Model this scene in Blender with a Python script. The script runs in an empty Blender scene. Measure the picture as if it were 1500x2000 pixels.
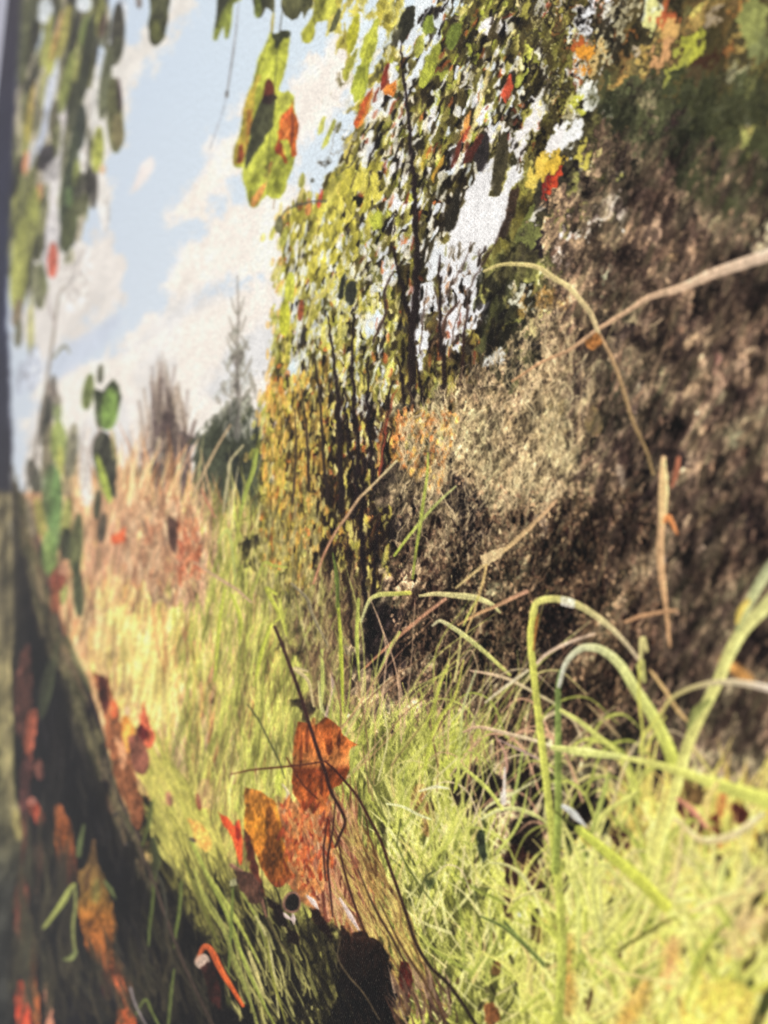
import bpy, math, random
import numpy as np
from mathutils import Matrix, Vector

random.seed(7)
rng = np.random.default_rng(7)
scene = bpy.context.scene
C = scene.collection

# ------------------------------------------------------------------ camera
# A stretched canvas print hangs on a wall (plane y = 0, front faces -Y);
# the camera is held 10 cm off the cloth and looks along it to the left.
D, ZC = 0.10, 1.50
YAW, PITCH, ROLL = math.radians(55), math.radians(4.0), math.radians(-4.0)
FPX = 1540.0                       # focal length for a picture 1500 x 2000
fw = Vector((-math.sin(YAW) * math.cos(PITCH), math.cos(YAW) * math.cos(PITCH), math.sin(PITCH)))
rt = fw.cross(Vector((0, 0, 1))).normalized()
up = rt.cross(fw).normalized()
cr, sr = math.cos(ROLL), math.sin(ROLL)
rt2 = rt * cr - up * sr
up2 = up * cr + rt * sr
cam_d = bpy.data.cameras.new('camera')
cam = bpy.data.objects.new('camera', cam_d)
C.objects.link(cam)
m = Matrix((rt2, up2, -fw)).transposed().to_4x4()
m.translation = Vector((0, -D, ZC))
cam.matrix_world = m
cam_d.sensor_fit = 'VERTICAL'
cam_d.sensor_height = 24.0
cam_d.sensor_width = 18.0
cam_d.lens = FPX / 2000 * 24.0
cam_d.clip_start = 0.005
cam_d.clip_end = 50
cam_d.dof.use_dof = True
cam_d.dof.focus_distance = 0.168
cam_d.dof.aperture_fstop = 7.6
scene.camera = cam
CAMP = np.array(m.translation)
RT, UP, FW = np.array(rt2), np.array(up2), np.array(fw)

def to_canvas(px, py):
    """where the ray through a picture point meets the canvas: (x, z)"""
    a = (np.asarray(px, float) - 750) / FPX
    b = (1000 - np.asarray(py, float)) / FPX
    dx = FW[0] + a * RT[0] + b * UP[0]
    dy = FW[1] + a * RT[1] + b * UP[1]
    dz = FW[2] + a * RT[2] + b * UP[2]
    t = D / dy
    return dx * t, ZC + dz * t

# ------------------------------------------------------------------ light
world = bpy.data.worlds.new('World')
scene.world = world
world.use_nodes = True
bg = world.node_tree.nodes['Background']
bg.inputs[0].default_value = (0.95, 0.955, 0.97, 1)
bg.inputs[1].default_value = 0.66
def area(name, loc, target, size, power, col):
    l = bpy.data.lights.new(name, 'AREA')
    l.shape = 'RECTANGLE'; l.size = size[0]; l.size_y = size[1]; l.energy = power; l.color = col
    o = bpy.data.objects.new(name, l); C.objects.link(o)
    o.location = loc
    o.rotation_euler = (Vector(target) - Vector(loc)).to_track_quat('-Z', 'Y').to_euler()
    return o
area('added_key_light', (1.2, -1.5, 2.7), (-0.2, 0, 1.5), (0.9, 1.2), 40, (1.0, 0.955, 0.90))  # added key lamp out of view, rakes the weave; no window there
scene.view_settings.view_transform = 'Standard'
scene.view_settings.look = 'None'
scene.view_settings.exposure = 0.0
scene.view_settings.gamma = 1.0

# ------------------------------------------------------------------ the print, painted procedurally
ST = 2.0
X0, X1, Y0, Y1 = -230.0, 1720.0, -140.0, 2140.0
W = int((X1 - X0) / ST) + 1
H = int((Y1 - Y0) / ST) + 1
GX, GY = np.meshgrid(X0 + ST * np.arange(W), Y0 + ST * np.arange(H))
IMG = np.zeros((H, W, 3))
LAB = np.zeros((H, W), np.int32)
LABELS = []                       # (name, label, kind)

def newlab(name, label=None, kind=None):
    LABELS.append((name, label, kind))
    return len(LABELS) - 1

def vnoise(sx, sy, lean=0.0, seed=0):
    """smooth value noise 0..1 with cells sx by sy, leaning to the right with height"""
    r = np.random.default_rng(seed)
    u = (GX + lean * (GY - 1000) + 4000) / sx
    v = (GY + 4000) / sy
    iu = np.floor(u).astype(int); iv = np.floor(v).astype(int)
    fu = u - iu; fv = v - iv
    fu = fu * fu * (3 - 2 * fu); fv = fv * fv * (3 - 2 * fv)
    T = r.random((509, 521))
    a = T[iv % 509, iu % 521]; b = T[iv % 509, (iu + 1) % 521]
    c = T[(iv + 1) % 509, iu % 521]; d = T[(iv + 1) % 509, (iu + 1) % 521]
    return (a * (1 - fu) + b * fu) * (1 - fv) + (c * (1 - fu) + d * fu) * fv

def fract(sx, sy, lean=0.0, seed=0, octv=4, gain=0.6):
    s = 0; amp = 1; tot = 0
    for k in range(octv):
        s = s + amp * vnoise(sx / 2 ** k, sy / 2 ** k, lean, seed * 17 + k)
        tot += amp; amp *= gain
    s = s / tot
    return np.clip((s - 0.5) * 1.9 + 0.5, 0, 1)

NF = vnoise(4, 7, 0.1, 901) - 0.5
NM = fract(22, 45, 0.25, 902) - 0.5
NE = fract(26, 34, 0.2, 903) - 0.5

def ramp(t, stops):
    xs = [s[0] for s in stops]
    return np.stack([np.interp(t, xs, [s[1][k] for s in stops]) for k in range(3)], -1)

def win(x0, y0, x1, y1):
    i0 = max(0, int((x0 - X0) / ST)); i1 = min(W, int((x1 - X0) / ST) + 2)
    j0 = max(0, int((y0 - Y0) / ST)); j1 = min(H, int((y1 - Y0) / ST) + 2)
    if i1 <= i0 or j1 <= j0: return None
    return slice(j0, j1), slice(i0, i1)

def put(w, a, col, lab=None, tex=0.16, texm=0.12):
    if a.max() <= 0: return
    c = np.asarray(col, float)
    if c.ndim == 1: c = c[None, None, :]
    c = c * (1 + tex * NF[w] * 2 + texm * NM[w] * 2)[..., None]
    IMG[w] = IMG[w] * (1 - a[..., None]) + c * a[..., None]
    if lab is not None: LAB[w][a > 0.5] = lab

def smooth(pts, n=6):
    p = [np.array(q, float) for q in pts]
    if len(p) < 3: return p
    p = [2 * p[0] - p[1]] + p + [2 * p[-1] - p[-2]]
    out = []
    for i in range(1, len(p) - 2):
        for k in range(n):
            t = k / n
            out.append(0.5 * (2 * p[i] + (p[i + 1] - p[i - 1]) * t + (2 * p[i - 1] - 5 * p[i] + 4 * p[i + 1] - p[i + 2]) * t * t
                              + (3 * p[i] - p[i - 1] - 3 * p[i + 1] + p[i + 2]) * t ** 3))
    out.append(p[-2])
    return out

def sdist(pts, w):
    x = GX[w]; y = GY[w]
    d2 = np.full(x.shape, 1e12); ins = np.zeros(x.shape, bool)
    n = len(pts)
    for i in range(n):
        ax, ay = pts[i]; bx, by = pts[(i + 1) % n]
        ex, ey = bx - ax, by - ay
        t = np.clip(((x - ax) * ex + (y - ay) * ey) / (ex * ex + ey * ey + 1e-9), 0, 1)
        d2 = np.minimum(d2, (x - ax - t * ex) ** 2 + (y - ay - t * ey) ** 2)
        if ay != by:
            ins ^= ((ay > y) != (by > y)) & (x < ex * (y - ay) / (by - ay) + ax)
    d = np.sqrt(d2)
    return np.where(ins, d, -d)

def poly(pts, col, soft=2.5, rough=0, alpha=1, lab=None, curve=False, tex=0.16, texm=0.12):
    if curve: pts = smooth(list(pts) + [pts[0]], 4)[:-1]
    xs = [p[0] for p in pts]; ys = [p[1] for p in pts]; e = soft + rough + 3
    w = win(min(xs) - e, min(ys) - e, max(xs) + e, max(ys) + e)
    if w is None: return
    s = sdist(pts, w)
    if rough: s = s + rough * 2 * NE[w]
    a = np.clip(s / soft + 0.5, 0, 1)
    a = a * a * (3 - 2 * a) * alpha
    if callable(col): col = col(w, s)
    put(w, a, col, lab, tex, texm)

def lens(cx, cy, L, Wd, ang, col, alpha=1, lab=None, soft=2.1, sk=0.15, col2=None):
    """a leaf: long axis L, width Wd, leaning ang degrees to the right"""
    r = L / 2 + 3
    w = win(cx - r, cy - r, cx + r, cy + r)
    if w is None: return
    a = math.radians(ang); s, c = math.sin(a), math.cos(a)
    x = GX[w] - cx; y = GY[w] - cy
    u = (x * s - y * c) / (L / 2)
    v = x * c + y * s
    prof = np.sqrt(np.clip(1 - u * u, 0, 1)) * (1 - sk * u)
    al = np.clip((prof * Wd / 2 - np.abs(v)) / soft + 0.5, 0, 1) * (np.abs(u) < 1) * alpha
    if col2 is not None:
        k = (v > 0)[..., None]
        col = np.where(k, np.asarray(col, float), np.asarray(col2, float))
    put(w, al, col, lab)

def blade(pts, w0, w1, w2, col, alpha=1, lab=None, soft=2.4, colb=None, n=5, edge=None):
    """a ribbon through pts, width w0 > w1 (middle) > w2; colour col > colb along it"""
    P = smooth(pts, n)
    xs = [p[0] for p in P]; ys = [p[1] for p in P]; e = max(w0, w1, w2) / 2 + soft + 2
    w = win(min(xs) - e, min(ys) - e, max(xs) + e, max(ys) + e)
    if w is None: return
    x = GX[w]; y = GY[w]
    best = np.full(x.shape, -1e9); par = np.zeros(x.shape); side = np.zeros(x.shape)
    N = len(P) - 1
    for i in range(N):
        ax, ay = P[i]; bx, by = P[i + 1]
        ex, ey = bx - ax, by - ay
        t = np.clip(((x - ax) * ex + (y - ay) * ey) / (ex * ex + ey * ey + 1e-9), 0, 1)
        d = np.sqrt((x - ax - t * ex) ** 2 + (y - ay - t * ey) ** 2)
        g = (i + t) / N
        hw = np.where(g < 0.5, w0 + (w1 - w0) * g * 2, w1 + (w2 - w1) * (g * 2 - 1)) / 2
        s = hw - d
        k = s > best
        best = np.where(k, s, best); par = np.where(k, g, par)
        if max(w0, w1, w2) > 7:
            sg = ((x - ax) * ey - (y - ay) * ex) / (math.hypot(ex, ey) + 1e-9) / np.maximum(hw, 1)
            side = np.where(k, np.clip(sg, -1, 1), side)
    al = np.clip(best / soft + 0.5, 0, 1) * alpha
    c = np.asarray(col, float)
    if colb is not None:
        c = c * (1 - par[..., None]) + np.asarray(colb, float) * par[..., None]
    if max(w0, w1, w2) > 7:
        c = c * (1 + .13 * side - .10 * (np.abs(side) < .16))[..., None]
    put(w, al, c, lab, 0.08, 0.08)

def inpoly(pts, n):
    xs = [p[0] for p in pts]; ys = [p[1] for p in pts]
    out = []
    while len(out) < n:
        x = random.uniform(min(xs), max(xs)); y = random.uniform(min(ys), max(ys))
        ins = False
        for i in range(len(pts)):
            ax, ay = pts[i]; bx, by = pts[(i + 1) % len(pts)]
            if (ay > y) != (by > y) and x < (bx - ax) * (y - ay) / (by - ay) + ax: ins = not ins
        if ins: out.append((x, y))
    return out

def at(arr, x, y):
    return arr[min(H - 1, max(0, int((y - Y0) / ST))), min(W - 1, max(0, int((x - X0) / ST)))]

def pick(pal, t):
    """palette ordered dark to light; t 0..1 chooses, with jitter"""
    t = min(0.999, max(0, t)) * (len(pal) - 1)
    i = int(t); f = t - i
    a, b = pal[i], pal[min(i + 1, len(pal) - 1)]
    j = random.uniform(-8, 8)
    return [a[k] * (1 - f) + b[k] * f + j for k in range(3)]

CL = fract(70, 110, 0.3, 950, 3)          # clumps of light and dark
CL2 = fract(34, 60, 0.35, 951, 3)

def scatter(region, n, kind, pal, L, Wd, ang, contrast=0.6, alpha=(0.7, 1), thr=None, keep=None, lab=None, bend=0.15):
    for x, y in inpoly(region, n):
        c = 0.5 * at(CL, x, y) + 0.5 * at(CL2, x, y)
        if keep is not None and not keep(x, y): continue
        if thr is not None and c < thr: continue
        t = contrast * c + (1 - contrast) * random.random()
        col = pick(pal, t)
        l = random.uniform(*L); wd = random.uniform(*Wd); a = random.uniform(*ang)
        al = random.uniform(*alpha)
        if kind == 'leaf':
            lens(x, y, l, wd, a, col, al, lab)
        else:
            r = math.radians(a); b = random.uniform(-bend, bend) * l
            ex, ey = x + l * math.sin(r), y - l * math.cos(r)
            mx, my = (x + ex) / 2 + b * math.cos(r), (y + ey) / 2 + b * math.sin(r)
            blade([(x, y), (mx, my), (ex, ey)], wd, wd * 0.8, 0.8, col, al, lab, n=3)

def turf(region, n, pal, L, Wd, ang, alpha, lab, bend=.25, contrast=.4):
    """long grass painted from the far rows to the near ones"""
    for x, y in sorted(inpoly(region, n), key=lambda q: q[1]):
        c = 0.5 * at(CL, x, y) + 0.5 * at(CL2, x, y)
        col = pick(pal, contrast * c + (1 - contrast) * random.random())
        l = random.uniform(*L); wd = random.uniform(*Wd); r = math.radians(random.gauss((ang[0] + ang[1]) / 2, (ang[1] - ang[0]) / 3.4)); b = random.uniform(-bend, bend) * l
        ex, ey = x + l * math.sin(r), y - l * math.cos(r)
        mx, my = (x + ex) / 2 + b * math.cos(r), (y + ey) / 2 + b * math.sin(r) * .6
        tip = [min(255, k * 1.12 + 8) for k in col]
        blade([(x, y), (mx, my), (ex, ey)], wd, wd * .8, 1, [k * .82 for k in col], random.uniform(*alpha), lab, 2.2, tip, 3)

def within(pts):
    def f(x, y):
        ins = False
        for i in range(len(pts)):
            ax, ay = pts[i]; bx, by = pts[(i + 1) % len(pts)]
            if (ay > y) != (by > y) and x < (bx - ax) * (y - ay) / (by - ay) + ax: ins = not ins
        return ins
    return f

def warp(amp, sx, sy, lean, seed, mask=None):
    """ragged, natural outlines: push the painted sheet about with fine noise"""
    dx = (fract(sx, sy, lean, seed, 3) - .5) * 2 * amp
    dy = (fract(sx, sy, lean, seed + 1, 3) - .5) * 2 * amp * 1.8
    if mask is not None: dx = dx * mask; dy = dy * mask
    x = np.clip((GX + dx - X0) / ST, 0, W - 1.001); y = np.clip((GY + dy - Y0) / ST, 0, H - 1.001)
    i = x.astype(int); j = y.astype(int); fx = (x - i)[..., None]; fy = (y - j)[..., None]
    IMG[:] = (IMG[j, i] * (1 - fx) + IMG[j, i + 1] * fx) * (1 - fy) + (IMG[j + 1, i] * (1 - fx) + IMG[j + 1, i + 1] * fx) * fy
    LAB[:] = LAB[np.rint(y).astype(int), np.rint(x).astype(int)]

def streak(amp, sx, sy, lean, seed, labs, dark=1.0):
    n = (fract(sx, sy, lean, seed, 3, .8) - .5) * 2
    n = np.where(n < 0, n * dark, n)
    k = np.isin(LAB, labs)[..., None]
    IMG[:] = np.where(k, np.clip(IMG * (1 + amp * n[..., None]), 0, 255), IMG)

# ---------- sky and clouds
L_SKY = newlab('printed_sky', 'pale blue printed sky', 'stuff')
L_GAP = newlab('printed_sky_gap', 'white sky showing between the birch leaves', 'stuff')
CLN = ['slanting cream cloud behind the big leaf', 'cream cloud right of the blue streak', 'broad low cloud bank above the horizon trees', 'pale cloud beside the red leaf tip at the left', 'tall cloud edge behind the left hanging leaves', 'tiny isolated cloud in the blue', 'thin cloud wisp left of the big leaf', 'cloud seen through the birch', 'cloud at the upper right behind the foliage']
t = np.clip((GX - 100) / 900, 0, 1)[..., None]
IMG[:] = np.array([199, 211, 226.]) * (1 - t) + np.array([218, 230, 234.]) * t
LAB[:] = L_SKY
low = np.clip((GY - 150) / 650, 0, 1)[..., None]
IMG[:] = IMG * (1 - 0.45 * low) + np.array([222, 224, 224.]) * 0.45 * low
CR = (243, 234, 223)
def cloud(pts, col=CR, soft=52, rough=26, alpha=0.95):
    poly(pts, col, soft, rough, alpha, newlab('printed_cloud', CLN.pop(0) if CLN else None), True, 0.03, 0.04)
cloud([(740,75),(690,80),(640,90),(600,125),(565,165),(520,195),(470,225),(430,275),(395,330),(350,400),(345,430),(395,410),(430,380),(480,340),(560,300),(640,240),(690,190),(740,150)], soft=40)
cloud([(600,345),(540,370),(470,405),(420,430),(380,470),(345,520),(325,560),(350,590),(420,570),(500,540),(620,500)], soft=40)
cloud([(700,470),(600,480),(520,520),(440,560),(370,590),(300,620),(240,660),(180,700),(120,725),(80,745),(70,800),(100,1040),(600,1040),(720,800)], soft=38)
cloud([(70,460),(150,470),(232,480),(242,530),(228,575),(180,640),(120,690),(60,680),(40,560)], (229,222,214), 34)
cloud([(200,395),(140,420),(60,470),(60,200),(120,150),(200,130),(245,90),(300,30),(340,-60),(390,-90),(380,-20),(350,50),(320,60),(300,110),(275,140),(245,200),(230,270),(215,330)], (232,226,217), 34)
cloud([(295,308),(270,330),(252,378),(270,372),(290,345),(298,325)], (237,228,222), 12, 4)
cloud([(400,355),(375,385),(340,415),(352,420),(385,395)], CR, 12, 4, 0.8)
cloud([(770,600),(900,300),(1020,260),(1000,480),(900,720),(760,760)], (232,228,226), 40)
cloud([(1000,160),(1200,-80),(1240,60),(1100,330)], (232,230,228), 40)
# blue-grey streaks within the low cloud
for p, a in (([(430,540),(380,570),(300,640),(250,680),(300,665),(380,610),(470,565)], .5),
             ([(550,590),(500,640),(440,690),(400,760),(440,790),(520,720),(560,660)], .55),
             ([(330,650),(290,700),(270,760),(300,790),(340,740)], .4),
             ([(240,790),(180,820),(150,900),(200,900),(260,840)], .4)):
    poly(p, (205, 209, 214), 40, 14, a, None, True, 0.02, 0.03)
for p in ([(120,670),(160,660),(230,620),(200,680),(150,715),(105,745),(95,710)],):
    poly(p, (203, 210, 222), 20, 8, .9, None, True, 0.02, 0.03)

# ---------- far trees on the left horizon
L = newlab('printed_tree', 'blurred brown bare tree standing on the horizon')
for k in range(120):
    x = random.gauss(330, 24); b = random.uniform(860, 1000)
    top = 700 + abs(x - 322) * 2.0 + random.uniform(-20, 190)
    if b - top < 40: continue
    blade([(x + random.uniform(-6, 6), b), (x + random.uniform(-8, 8), (b + top) / 2), (x + random.uniform(-16, 16), top)],
          random.uniform(8, 20), 7, 4, random.choice([(132,116,104),(160,146,128),(112,98,94),(184,172,156),(150,130,110)]), random.uniform(.35, .65), L, 8)
poly([(312,860),(330,840),(352,850),(372,880),(376,960),(350,1010),(310,990),(300,920)], (96,80,80), 22, 40, .6, L)
for x, y, l, w_ in ((300,800,110,8),(312,760,110,8),(330,860,130,12),(355,890,120,10),(370,900,90,9),(318,830,60,12)):
    lens(x, y, l, w_, random.uniform(-6, 8), (98,82,80), .45, L, 8)
L = newlab('printed_conifer', 'dark green spruce with a thin pale spire')
for k in range(520):
    t = random.random() ** .8
    y = 800 + t * 290
    x = random.uniform(384 + max(0, 880 - y) * .9, 506 - max(0, 830 - y) * .8)
    c = random.choice([(70,84,66),(88,102,76),(56,66,58),(112,120,90),(80,94,64),(100,108,80)])
    lens(x, y, random.uniform(30, 80), random.uniform(8, 18), random.uniform(-12, 30), c, random.uniform(.35, .75), L, 5)
poly([(384,880),(410,840),(430,800),(445,830),(462,790),(470,840),(498,810),(500,950),(480,1060),(385,1060),(376,940)], (78,90,72), 16, 24, .75, L)
poly([(458,880),(480,900),(480,960),(452,1000),(445,940)], (48,56,54), 12, 14, .75, L)
for k in range(110):
    t = random.random() ** .7; y = 630 + t * 220
    lens(466 + random.gauss(0, 1) * (4 + 22 * t) , y, random.uniform(16, 40), random.uniform(5, 10), random.uniform(-30, 40), random.choice([(150,150,138),(128,126,114),(170,172,160)]), random.uniform(.3, .6), L, 5)
blade([(464,540),(466,620),(463,700),(467,780),(462,850)], 3, 6, 13, (130,126,118), .7, L, 5)
poly([(455,700),(470,690),(468,780),(458,790)], (110,104,96), 8, 6, .6, L)
for y in (612, 648, 690, 735, 780):
    for s in (-1, 1):
        q = 8 + (y - 590) * .1
        blade([(464, y), (464 + s * q * .6, y - 6), (464 + s * q * 1.2, y - 30)], 7, 6, 3, (140,138,126), .55, L, 5)
L = newlab('printed_far_wood', 'hazy far wood along the print horizon', 'stuff')
poly([(60,960),(150,935),(220,930),(290,925),(300,1100),(50,1120)], (150,142,112), 30, 20, .9, L)
for x, y in inpoly([(70,900),(300,930),(300,1040),(90,1060)], 160):
    lens(x, y, random.uniform(20, 60), random.uniform(6, 13), random.uniform(-8, 20),
         random.choice([(120,124,92),(96,98,82),(170,160,130),(150,150,100)]), .5, L, 4)

# ---------- meadow
L_MEAD = newlab('printed_meadow', 'tan and yellow green grass of the printed meadow', 'stuff')
def meadow(w, s):
    v = np.clip((GY[w] - 1000) / 620, 0, 1); u = np.clip((GX[w] - 150) / 450, 0, 1)
    a = np.array([200,156,120.]); b = np.array([150,140,90.]); c = np.array([222,180,126.]); d = np.array([172,172,90.])
    top = a * (1 - u[..., None]) + b * u[..., None]
    bot = c * (1 - u[..., None]) + d * u[..., None]
    return top * (1 - v[..., None]) + bot * v[..., None]
poly([(20,960),(150,965),(250,950),(330,985),(400,1040),(480,1050),(560,1000),(700,1000),(800,1300),(1000,1500),(1000,2200),(0,2200)], meadow, 20, 14, 1, L_MEAD, False, .1, .16)
MED = [(88,70,50),(140,100,66),(154,134,80),(172,166,86),(196,186,106),(220,206,126)]
MED2 = [(130,92,68),(186,130,92),(214,164,118),(230,190,144),(238,206,150)]
scatter([(150,960),(330,960),(420,1060),(420,1300),(150,1300)], 520, 'blade', MED2, (50,150), (5,11), (-18,26), .3, (.4,.85), lab=L_MEAD)
scatter([(130,1100),(420,1100),(480,1500),(330,1700),(130,1350)], 480, 'blade', MED2 + [(214,180,130),(196,160,116)], (50,170), (5,12), (-22,24), .3, (.4,.85), lab=L_MEAD)
scatter([(380,1040),(560,1020),(740,1180),(800,1500),(700,1700),(350,1700),(330,1300)], 1500, 'blade', MED, (40,150), (4,9), (-20,30), .45, (.45,.95), lab=L_MEAD)
scatter([(380,1060),(720,1150),(700,1500),(350,1640)], 420, 'blade', [(160,176,80),(182,200,88),(200,210,104)], (60,190), (5,9), (-20,30), .3, (.5,.95), lab=L_MEAD)
scatter([(400,1120),(560,1120),(560,1500),(330,1600)], 90, 'blade', [(140,90,66),(166,110,70)], (40,90), (6,11), (-10,20), .3, (.4,.8), lab=L_MEAD)
scatter([(180,1180),(420,1180),(420,1480),(240,1480)], 230, 'blade', [(232,206,110),(246,228,130),(236,216,130)], (60,180), (6,13), (-22,24), .3, (.4,.8), lab=L_MEAD)
poly([(250,1180),(340,1150),(350,1300),(300,1440),(250,1380)], (240,222,130), 50, 20, .4, None)

turf([(140,1020),(420,1080),(520,1240),(430,1600),(300,1500),(150,1260)], 620, [(166,116,84),(206,156,116),(228,184,140),(238,204,158),(236,206,140),(206,190,120)], (90,240), (4,9), (-10,18), (.35,.75), L_MEAD, .15)
turf([(400,1080),(620,1180),(740,1400),(720,1700),(350,1700)], 800, [(96,76,54),(150,128,80),(180,170,92),(196,194,100),(210,208,120),(228,214,152)], (70,200), (3,7), (-14,24), (.45,.9), L_MEAD, .15)
poly([(170,1150),(300,1120),(360,1200),(350,1400),(290,1460),(230,1380),(180,1290)], (250,222,136), 60, 30, .42, None)
scatter([(200,1200),(340,1180),(350,1400),(280,1450)], 120, 'blade', [(246,226,130),(250,232,150),(236,206,120)], (70,190), (5,11), (-14,18), .3, (.4,.8), lab=L_MEAD)
scatter([(140,1120),(260,1120),(420,1300),(420,1500)], 60, 'blade', [(196,116,80),(196,134,96)], (40,110), (5,9), (-10,14), .3, (.2,.45), lab=L_MEAD)
turf([(300,1180),(420,1090),(600,1180),(620,1420),(560,1560),(300,1560),(360,1400)], 240, [(158,164,78),(176,184,88),(198,200,104)], (80,220), (3,6), (-10,20), (.3,.65), L_MEAD, .15)
turf([(150,1030),(420,1080),(400,1200),(150,1200)], 200, [(176,130,104),(206,160,130),(226,186,152)], (60,160), (3,7), (-14,18), (.3,.6), L_MEAD, .2)
# pink brown shrub in front of the bare tree
L = newlab('printed_shrub', 'pinkish brown heather shrub in the meadow')
for x, y in inpoly([(235,1010),(290,960),(370,985),(400,1050),(400,1140),(330,1180),(240,1120)], 260):
    lens(x, y, random.uniform(16, 52), random.uniform(6, 14), random.uniform(-25, 30),
         random.choice([(188,150,116),(204,170,134),(168,128,98),(186,126,92),(210,184,150),(146,112,90)]), .55, L, 4)
for x, y in inpoly([(345,1010),(385,1010),(392,1120),(350,1140)], 60):
    lens(x, y, random.uniform(16, 36), random.uniform(5, 10), random.uniform(-25, 30), random.choice([(200,118,82),(186,100,74),(208,142,104)]), .5, L, 4)
poly([(330,1010),(346,1015),(342,1080),(330,1060)], (80,56,52), 8, 4, .8, L)
lf = newlab('leaf', 'small orange red leaf low in the meadow haze')
poly([(215,1045),(232,1040),(244,1030),(246,1055),(228,1066),(216,1062)], (214,98,62), 8, 2, .9, lf)

# ---------- birch foliage behind the bush
L_FOL = newlab('printed_birch_foliage', 'sunlit birch leaves with white sky gaps', 'stuff')
FOLR = [(600,-60),(625,40),(668,70),(690,120),(690,190),(700,250),(672,300),(655,330),(600,395),(548,425),(552,470),(566,500),(560,560),(548,640),(542,720),(528,790),(516,860),(508,960),(512,1080),(560,1180),(640,1230),(760,1280),(1000,1100),(1200,700),(1500,400),(1760,200),(1760,-170),(600,-170)]
def foldark(w, s):
    n = CL2[w]; n2 = CL[w]
    return ramp(0.5 * n + 0.5 * n2, [(0.2,(52,46,38)),(0.45,(86,80,48)),(0.6,(120,118,62)),(0.8,(160,160,84))])
INT = [(690,180),(760,60),(850,120),(960,-60),(1300,-170),(1760,-170),(1760,300),(1200,700),(1000,1100),(760,1280),(640,1230),(560,1180),(512,1080),(516,900),(560,760),(610,600),(640,460),(680,330)]
poly(INT, foldark, 30, 60, .93, L_FOL, False, .3, .3)
GRN = [(44,38,34),(68,58,42),(92,84,50),(128,120,62),(160,154,74),(186,180,92)]
YEL = [(104,96,52),(150,140,62),(176,168,74),(192,184,92),(206,190,96)]
DRK = [(38,32,32),(56,48,38),(78,72,48),(104,98,58)]
# outer, sunny leaves on the left rim
scatter([(600,-60),(700,-60),(790,-60),(790,160),(735,260),(700,330),(690,240),(700,120),(640,60)], 150, 'leaf', YEL, (30,62), (8,17), (8,30), .3, (.8,1), lab=L_FOL)
scatter([(700,250),(740,240),(760,330),(700,480),(640,560),(560,560),(550,430),(610,400),(650,340)], 420, 'leaf', YEL, (20,44), (8,16), (2,26), .3, (.75,1), lab=L_FOL)
scatter([(548,430),(650,430),(700,600),(640,760),(560,760),(545,640),(566,520)], 300, 'leaf', YEL + GRN[:3], (18,40), (6,13), (-4,22), .3, (.7,1), lab=L_FOL)
scatter([(528,700),(600,700),(600,900),(580,1150),(520,1100),(508,950)], 320, 'leaf', [(76,62,42),(120,104,52),(160,148,64),(196,184,80),(206,150,70),(176,104,56),(206,196,120)], (16,44), (6,12), (-6,16), .2, (.7,1), lab=L_FOL)
# inner foliage
scatter([(690,300),(760,120),(900,-60),(1180,-120),(1180,100),(1060,330),(1000,480),(900,560),(700,640),(620,640)], 1500, 'leaf', GRN, (16,42), (6,13), (12,40), .75, (.7,1), lab=L_FOL)
scatter([(690,300),(800,120),(960,-60),(1180,-120),(1180,100),(1060,330),(960,300),(840,500),(700,640)], 420, 'leaf', DRK, (22,48), (8,16), (14,42), .5, (.75,1), lab=L_FOL)
scatter([(690,260),(760,100),(1000,-60),(1060,100),(900,300),(720,560)], 110, 'leaf', [(176,186,74),(150,166,70)], (20,46), (8,14), (14,34), .3, (.75,1), lab=L_FOL)
scatter([(600,560),(760,520),(1000,620),(980,780),(800,820),(760,1050),(700,1250),(560,1150),(560,800)], 2600, 'leaf', [(40,30,30),(66,50,38),(96,80,48),(140,124,62),(176,168,80),(200,192,104)], (9,30), (4,9), (-6,18), .5, (.65,1), lab=L_FOL)
scatter([(620,520),(760,520),(770,760),(640,900),(580,760)], 480, 'leaf', [(150,150,66),(186,186,78),(206,204,110),(216,210,160)], (10,30), (5,10), (-4,20), .3, (.6,1), lab=L_FOL)
scatter([(560,700),(760,740),(760,1200),(580,1180)], 420, 'leaf', [(190,178,70),(206,196,100),(212,150,72),(190,110,64),(222,210,150)], (9,26), (4,8), (-6,14), .2, (.6,1), lab=L_FOL)
scatter([(640,780),(790,780),(780,1280),(640,1280),(600,1150),(610,900)], 900, 'leaf', [(34,24,28),(58,40,34),(84,62,46)], (12,40), (4,9), (-5,8), .3, (.5,.9), lab=L_FOL)
# top right, larger and softer leaves
scatter([(1080,-120),(1700,-120),(1700,260),(1350,330),(1160,240),(1080,60)], 700, 'leaf', [(44,38,34),(66,60,44),(96,88,56),(120,96,60),(140,130,76)], (26,70), (12,26), (15,50), .6, (.5,.95), lab=L_FOL)
scatter([(1100,-60),(1500,-60),(1400,200),(1180,200),(1080,90)], 60, 'leaf', [(150,84,52),(176,110,60),(196,160,90),(206,196,120)], (20,44), (9,18), (15,50), .3, (.5,.9), lab=L_FOL)
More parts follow.
